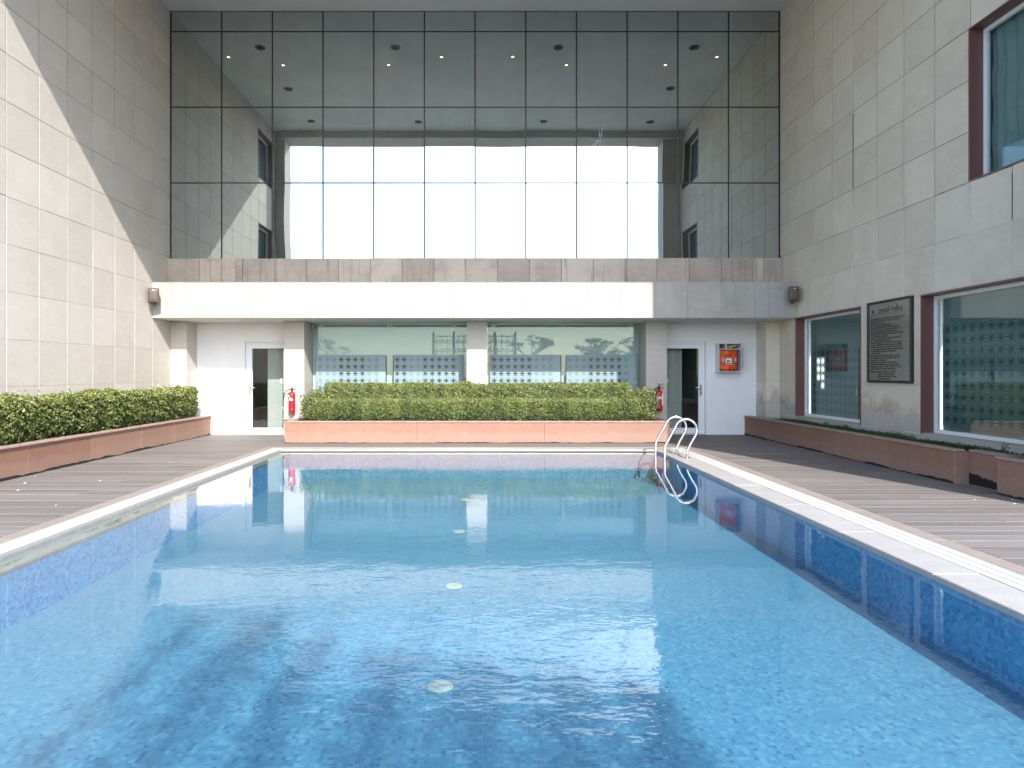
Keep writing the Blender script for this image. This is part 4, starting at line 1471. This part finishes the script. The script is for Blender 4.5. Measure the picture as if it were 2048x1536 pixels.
# ------------------------------------------------------------------ life jacket cabinet
CX0, CX1, CY, CZ0, CZ1 = 5.375, 5.905, 14.885, 1.455, 2.115
cb = thing('wall_cabinet', ((CX0 + CX1) / 2, YB, CZ0), 'open white metal cabinet holding the life jacket beside the shaded door', 'cabinet')
th = 0.016
slab('side', CX0, CX0 + th, CY, YB - 0.001, CZ0, CZ1, M['cabinet'], cb)
slab('side', CX1 - th, CX1, CY, YB - 0.001, CZ0, CZ1, M['cabinet'], cb)
slab('top', CX0 + th, CX1 - th, CY, YB - 0.001, CZ1 - th, CZ1, M['cabinet'], cb)
slab('bottom', CX0 + th, CX1 - th, CY, YB - 0.001, CZ0, CZ0 + th, M['cabinet'], cb)
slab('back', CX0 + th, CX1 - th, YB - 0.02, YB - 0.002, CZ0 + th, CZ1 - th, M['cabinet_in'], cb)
slab('shelf', CX0 + th, CX1 - th, CY + 0.004, YB - 0.021, CZ1 - 0.145, CZ1 - 0.128, M['cabinet'], cb)
slab('divider', CX0 + 0.165, CX0 + 0.185, CY + 0.005, YB - 0.021, CZ1 - 0.128, CZ1 - th, M['cabinet'], cb)
slab('door_edge', CX1 + 0.004, CX1 + 0.012, CY - 0.006, CY + 0.16, CZ0 + 0.09, CZ1 - 0.10, M['rubber'], cb)

jx, jz = (CX0 + CX1) / 2 - 0.015, CZ0 + 0.02
lj = thing('life_jacket', (jx, CY + 0.08, jz), 'bright orange folded life jacket inside the open white cabinet', 'life jacket')


def puff(name, outline, depth, m, loc, par, puffy=0.012):
    bm = bmesh.new()
    f = [bm.verts.new((a, 0, b)) for a, b in outline]
    face = bm.faces.new(f)
    r_ = bmesh.ops.extrude_face_region(bm, geom=[face])
    for v in r_['geom']:
        if isinstance(v, bmesh.types.BMVert):
            v.co.y -= depth
    bmesh.ops.bevel(bm, geom=bm.edges[:], offset=puffy, segments=3, affect='EDGES')
    return put(name, from_bm(bm, name, True), m, loc, par)


jb = (jx, CY + 0.085, jz)
puff('body_panel', [(-0.235, 0.02), (-0.17, 0.0), (-0.23, 0.36), (-0.235, 0.47), (0.185, 0.48), (0.195, 0.33), (0.185, 0.06)][:1] + [(-0.20, 0.135), (-0.232, 0.14), (-0.238, 0.475), (0.17, 0.485), (0.198, 0.33), (0.185, 0.135)], 0.06, M['orange'], jb, lj)
puff('lower_fold', [(-0.215, 0.10), (-0.165, 0.005), (-0.02, -0.005), (0.13, 0.015), (0.165, 0.05), (0.175, 0.135), (-0.205, 0.135)], 0.085, M['orange'], jb, lj)
puff('collar', [(-0.14, 0.325), (-0.145, 0.475), (0.09, 0.475), (0.06, 0.37), (0.02, 0.325)], 0.082, M['orange'], jb, lj)
puff('side_fold', [(0.10, 0.34), (0.115, 0.478), (0.175, 0.475), (0.185, 0.36)], 0.072, M['orange_dark'], jb, lj, 0.008)
slab('reflective_patch', jx - 0.165, jx - 0.12, CY + 0.019, CY + 0.024, jz + 0.20, jz + 0.30, M['tape'], lj)
slab('reflective_patch', jx + 0.115, jx + 0.158, CY + 0.019, CY + 0.024, jz + 0.205, jz + 0.305, M['tape'], lj)
lp = slab('printed_patch', jx - 0.085, jx + 0.06, CY + 0.0185, CY + 0.0235, jz + 0.185, jz + 0.295, M['label'], lj)
put('print_mark', prism_mesh([(-0.075, 0.085), (-0.03, 0.055), (0.0, 0.06), (0.03, 0.075), (0.01, 0.045), (-0.015, 0.03), (-0.03, 0.012), (-0.055, 0.035), (-0.045, 0.05)], 0.002), M['ink'], (jx - 0.005, CY + 0.0162, jz + 0.185), lp)
put('print_mark', prism_mesh([(0.0, 0.02), (0.05, 0.022), (0.055, 0.034), (0.005, 0.032)], 0.002), M['trellis'], (jx - 0.005, CY + 0.0162, jz + 0.185), lp)
slab('piping', jx - 0.11, jx + 0.115, CY + 0.016, CY + 0.024, jz + 0.150, jz + 0.160, M['cream_label'], lj)
slab('strap', jx - 0.015, jx + 0.006, CY - 0.005, CY + 0.01, jz + 0.0, jz + 0.105, M['ink'], lj)
rp = [(0.20 + 0.01 * 0, 0, 0)]
pts = []
for i in range(60):
    a = i * 0.55
    pts.append((0.33 + 0.125 * math.cos(a) * (0.6 + 0.4 * math.sin(i * 0.37)), 0.08 + 0.05 * math.sin(i * 0.8), 0.012 + 0.028 * (1 + math.sin(a + i * 0.05)) + 0.02 * math.sin(i * 0.23) ** 2))
bm = bmesh.new()
tube_bm(bm, pts, 0.0055, 6)
tag(put('rope_coil', from_bm(bm, 'rope', True), M['rope'], (CX0, CY, CZ1 - 0.128)), 'tangled yellow rope on the top shelf of the white cabinet', 'rope')
bm = bmesh.new()
bm_box(bm, -0.05, 0.05, 0, 0.1, 0, 0.05)
bmesh.ops.bevel(bm, geom=bm.edges[:], offset=0.012, segments=2, affect='EDGES')
bm_box(bm, -0.02, 0.03, -0.004, 0.0, 0.012, 0.036)
tag(put('first_aid_pouch', from_bm(bm, 'pouch'), plain('dull_red_cloth', (0.22, 0.09, 0.09), 0.9), (CX0 + 0.09, CY + 0.06, CZ1 - 0.127)), 'small dull red pouch in the left top compartment of the white cabinet', 'pouch')


# ------------------------------------------------------------------ pool rules sign
def text_mesh(body, size, align='LEFT', space=1.0, ext=0.0006):
    cu = bpy.data.curves.new('txt', 'FONT')
    cu.body = body
    cu.size = size
    cu.align_x = align
    cu.space_line = space
    cu.extrude = ext
    cu.resolution_u = 2
    o = bpy.data.objects.new('txt', cu)
    COL.objects.link(o)
    dg = bpy.context.evaluated_depsgraph_get()
    me = bpy.data.meshes.new_from_object(o.evaluated_get(dg))
    bpy.data.objects.remove(o)
    bpy.data.curves.remove(cu)
    return me


def steel_sign():
    t = NT('brushed_sign_plate')
    p = t.pos()
    g = t.noise(t.mapping(p, (2, 3, 180)), 1.0, 4, 0.6)
    return t.principled(Base__Color=t.ramp(g, [(0.3, (0.34, 0.33, 0.31)), (0.7, (0.43, 0.42, 0.40))]), Metallic=0.9, Roughness=0.22, Normal=t.bump(t.noise(p, 1.6, 2), 0.3, 0.02))


SY0, SY1, SZ0, SZ1 = 10.05, 11.22, 1.265, 2.63
sg = thing('pool_rules_sign', (XR, (SY0 + SY1) / 2, SZ0), 'framed brushed metal sign headed pool rules on the shaded wall', 'sign')
fx0, fx1 = XR - 0.045, XR - 0.002
fw = 0.042
slab('frame', fx0, fx1, SY0, SY0 + fw, SZ0, SZ1, M['black'], sg, 0.004)
slab('frame', fx0, fx1, SY1 - fw, SY1, SZ0, SZ1, M['black'], sg, 0.004)
slab('frame', fx0 + 0.0005, fx1, SY0 + fw, SY1 - fw, SZ0, SZ0 + fw, M['black'], sg, 0.004)
slab('frame', fx0 + 0.0005, fx1, SY0 + fw, SY1 - fw, SZ1 - fw, SZ1, M['black'], sg, 0.004)
plate = slab('plate', XR - 0.030, XR - 0.004, SY0 + fw, SY1 - fw, SZ0 + fw, SZ1 - fw, steel_sign(), sg)
TX = XR - 0.0312


def sign_text(body, size, y, z, align='LEFT', space=1.0, wmax=None):
    me = text_mesh(body, size, align, space)
    sx = 1.0
    xs_ = [v.co.x for v in me.vertices]
    if wmax and xs_ and max(xs_) - min(xs_) > wmax:
        sx = wmax / (max(xs_) - min(xs_))
    me.transform(Matrix(((0, 0, -1, 0), (-sx, 0, 0, 0), (0, 1, 0, 0), (0, 0, 0, 1))))
    return put('lettering', me, M['ink'], (TX, y, z), plate)


sign_text('pool rules', 0.150, SY1 - 0.33, SZ1 - 0.20)
slab('underline', TX - 0.0005, TX + 0.0012, SY1 - 0.80, SY1 - 0.33, SZ1 - 0.222, SZ1 - 0.219, M['ink'], plate)
bm = bmesh.new()
for (ca, cb_, a0, ra, rb) in ((0.0, 0.012, 0.5, 0.026, 0.012), (0.012, -0.012, 2.4, 0.026, 0.011), (-0.006, -0.018, 1.6, 0.022, 0.010)):
    vs = []
    for q in range(14):
        a = 2 * math.pi * q / 14
        u, v = ra * math.cos(a), rb * math.sin(a)
        vs.append(bm.verts.new((0, -(ca + u * math.cos(a0) - v * math.sin(a0)), cb_ + u * math.sin(a0) + v * math.cos(a0))))
    bm.faces.new(vs)
    cx0 = ca
put('emblem', from_bm(bm, 'emblem'), M['ink'], (TX - 0.0006, SY1 - 0.155, SZ1 - 0.165), plate)
slab('emblem_caption', TX - 0.0005, TX + 0.001, SY1 - 0.225, SY1 - 0.075, SZ1 - 0.235, SZ1 - 0.228, M['ink'], plate)
rules = [
    '\u2022 The swimming pool is for the use of hotel guests only',
    '\u2022 The depth of the pool is 4\'. Diving is not allowed',
    '\u2022 No lifeguard is on duty',
    '\u2022 Please use proper swimming attire',
    '\u2022 Please take a shower before entering the pool',
    '\u2022 Please use the ladder to enter and exit the pool',
    '\u2022 Please do not splash water outside the pool',
    '\u2022 Please avoid noise pollution that disturb other guests',
    '\u2022 Food & drinks not be allowed',
    '\u2022 Parents are requested, children under 12 years of',
    '   age to be supervised by an adult',
    '\u2022 Persons suffering from any skin or other contagious',
    '   disease, heart disease, blood pressure and pregnant',
    '   women should avoid using the pool. Please do not',
    '   use the pool immediately or after consuming alcohol',
    '\u2022 Persons who have a fever are not allowed',
    '   to use the pool',
    '\u2022 Please leave personal valuables in the room safe',
    '   the management is not responsible for any loss',
    '\u2022 Please do not run or jump',
    '\u2022 The pool is used at the own risk of the user',
    '   the hotel is not liable for any accident or injury',
    '\u2022 Management reserves the right to deny use of the',
    '   pool to anyone at any time without notice',
]
z = SZ1 - 0.305
for k, ln in enumerate(rules):
    sign_text(ln, 0.040, SY1 - 0.065, z - k * 0.0365, wmax=1.02)
z -= len(rules) * 0.0365 + 0.012
sign_text('Pool timing : summer : 7.00 am to 7.00 pm', 0.040, SY1 - 0.075, z, wmax=0.80)
for k, ln in enumerate(('winter : 7.00 am to 6.00 pm', 'Maintenance closed on Monday', 'by hotel management')):
    sign_text(ln, 0.038, SY1 - 0.30, z - 0.0365 * (k + 1), wmax=0.56)

# ------------------------------------------------------------------ fallen petals on the deck
pm = bpy.data.meshes.new('petal')
bm = bmesh.new()
vs = [bm.verts.new(p) for p in ((-0.03, 0, 0.004), (-0.008, 0.014, 0.010), (0.026, 0.008, 0.004), (0.03, -0.006, 0.009), (-0.005, -0.013, 0.003))]
bm.faces.new(vs)
bm.to_mesh(pm)
bm.free()
pm.materials.append(M['petal'])
for (px_, py_) in ((112, 1011), (50, 967), (200, 962), (70, 953), (23, 981), (36, 981), (250, 917), (340, 925), (1912, 1051), (1868, 1008), (1950, 1000), (2030, 1008), (1560, 892), (1880, 975), (1938, 982), (2025, 1000)):
    y_ = EYE * 1300 / (py_ - 747)
    x_ = (px_ - 968) * y_ / 1300
    o = put('fallen_petal', pm, None, (x_, y_, 0.001), None, (0, 0, random.uniform(0, 6.28)))
    s_ = random.uniform(0.35, 0.8)
    o.scale = (s_, s_, s_)
    tag(o, 'tiny white petal lying on the deck boards', 'petal', 'fallen petals on the deck')


# ------------------------------------------------------------------ behind the camera: what the windows mirror and an added frame shading the near water
tr = thing('trellis_screen', (-0.6, -3.0, -0.05), 'dark trellis screen behind the viewer, mirrored beside the middle column', 'trellis')
for x in (-2.6, -1.55, -0.5, 0.55, 1.6):
    slab('post', x - 0.06, x + 0.06, -3.06, -2.94, -0.06, 3.55, M['trellis'], tr)
for z in (1.0, 1.9, 2.55, 2.66, 3.0, 3.1, 3.34):
    slab('rail', -2.7, 1.7, -3.02, -2.98, z - 0.022, z + 0.022, M['trellis'], tr)
for k in range(15):
    x = -2.45 + k * 0.28
    slab('bar', x - 0.016, x + 0.016, -3.045, -3.022, 0.0, 3.33, M['trellis'], tr)


def tree(x, y, h, label, seed, spread=1.0, dense=1.0, leaf=0.16):
    r = random.Random(seed)
    t_ = thing('frangipani_tree', (x, y, -0.06), label, 'tree', 'trees behind the viewer')
    bm = bmesh.new()
    tips = []

    def grow(p, d, L, rad, lev):
        q = p + d * L
        tube_bm(bm, [p, p.lerp(q, 0.5) + Vector((r.uniform(-1, 1), r.uniform(-1, 1), 0)) * L * 0.05, q], [rad, rad * 0.85, rad * 0.7], 6, False)
        if lev == 0:
            tips.append((q, d))
            return
        for k in range(r.choice((2, 3))):
            a = r.uniform(0, 6.28)
            nd = (d * 0.8 + Vector((math.cos(a), math.sin(a), r.uniform(0.0, 0.5))) * 0.62 * spread).normalized()
            grow(q, nd, L * r.uniform(0.62, 0.85), rad * 0.66, lev - 1)
    grow(Vector((0, 0, 0)), Vector((r.uniform(-0.1, 0.1), 0, 1)).normalized(), h * 0.30, h * 0.022, 4)
    zmax = max(q.z for q, d in tips)
    s_ = (h - 0.25) / zmax
    me = from_bm(bm, 'trunk')
    me.transform(Matrix.Scale(s_, 4))
    put('trunk', me, M['bark'], (x, y, -0.06), t_)
    P, N = [], []
    for q, d in tips:
        q = q * s_
        for k in range(int(13 * dense)):
            a = r.uniform(0, 6.28)
            o_ = Vector((math.cos(a), math.sin(a), r.uniform(-0.3, 0.7))) * r.uniform(0.05, 0.22)
            P.append(q + o_)
            N.append((r.uniform(-0.7, 0.7), r.uniform(-0.7, 0.7), 1))
    me = leaves_mesh('crown', np.array([tuple(p) for p in P]), np.array(N), leaf, M['leaf_tree'], None, 0.32)
    stuff(put('crown', me, None, (x, y, -0.06), t_))


tree(-8.2, -2.2, 3.7, 'spreading bare-stemmed tree mirrored at the outer end of the windows', 11, 1.1, 0.8)


pg = thing('pergola', (2.6, -6.5, -0.06), 'tall pergola behind the viewer whose leafy wires streak the near water with shade', 'pergola')
ZPG = 6.5  # added frame, raised out of sight to throw soft shade streaks
for x in (-0.25, 9.25):
    slab('post', x - 0.08, x + 0.08, -6.72, -6.56, -0.06, ZPG - 0.2, M['trellis'], pg)
slab('beam', -0.4, 9.4, -6.70, -6.58, ZPG - 0.199, ZPG - 0.03, M['trellis'], pg)
bands = ((0.68, 0.10, -6.2, -3.35, 620), (1.22, 0.17, -6.2, -3.45, 1700), (1.75, 0.12, -6.2, -3.8, 1300), (2.30, 0.20, -6.2, -4.1, 2300), (2.85, 0.20, -6.2, -4.25, 2300), (3.40, 0.19, -6.2, -4.4, 2200), (3.85, 0.13, -6.2, -4.55, 1500))
P = []
for (cx_, sg_, ya, yb, n) in bands:
    n = int(n * 0.78)
    slab('wire', cx_ - 0.008, cx_ + 0.008, -6.65, yb - 0.3, ZPG - 0.028, ZPG - 0.012, M['trellis'], pg)
    v_ = rng.uniform(0, 1, n) ** 1.25
    yy = ya + (yb - ya) * v_ + rng.normal(0, 0.12, n)
    xx = cx_ + rng.normal(0, 1, n) * sg_ * (1.15 - 0.45 * v_)
    P.append(np.stack([xx, yy, ZPG + rng.normal(0.02, 0.05, n)], 1))
P = np.concatenate(P)
cr = thing('creeper', (2.4, -5.0, ZPG), 'thin leafy creeper grown along the pergola wires behind the viewer', 'climbing plant')
me = leaves_mesh('foliage', P, rng.normal(0, 0.7, P.shape) + np.array([0.2, -0.6, 0.9]), 0.055, M['leaf_tree'], None, 0.5)  # leaf bands added and thinned to give half-dark, soft-edged shade
stuff(put('foliage', recentre(me, (2.4, -5.0, ZPG)), None, (2.4, -5.0, ZPG), cr))
tree(2.6, -4.3, 3.6, 'leafy tree mirrored just past the middle column', 14, 1.1, 1.6)
tree(4.2, -3.0, 3.45, 'leafy tree mirrored in the middle of the far window', 15, 1.1, 1.7)
tree(5.8, -3.0, 3.3, 'leafy tree mirrored near the shaded door', 16, 1.1, 1.6)
tree(7.4, -2.8, 3.5, 'outermost leafy tree mirrored at the end of the far window', 17, 1.1, 1.5)
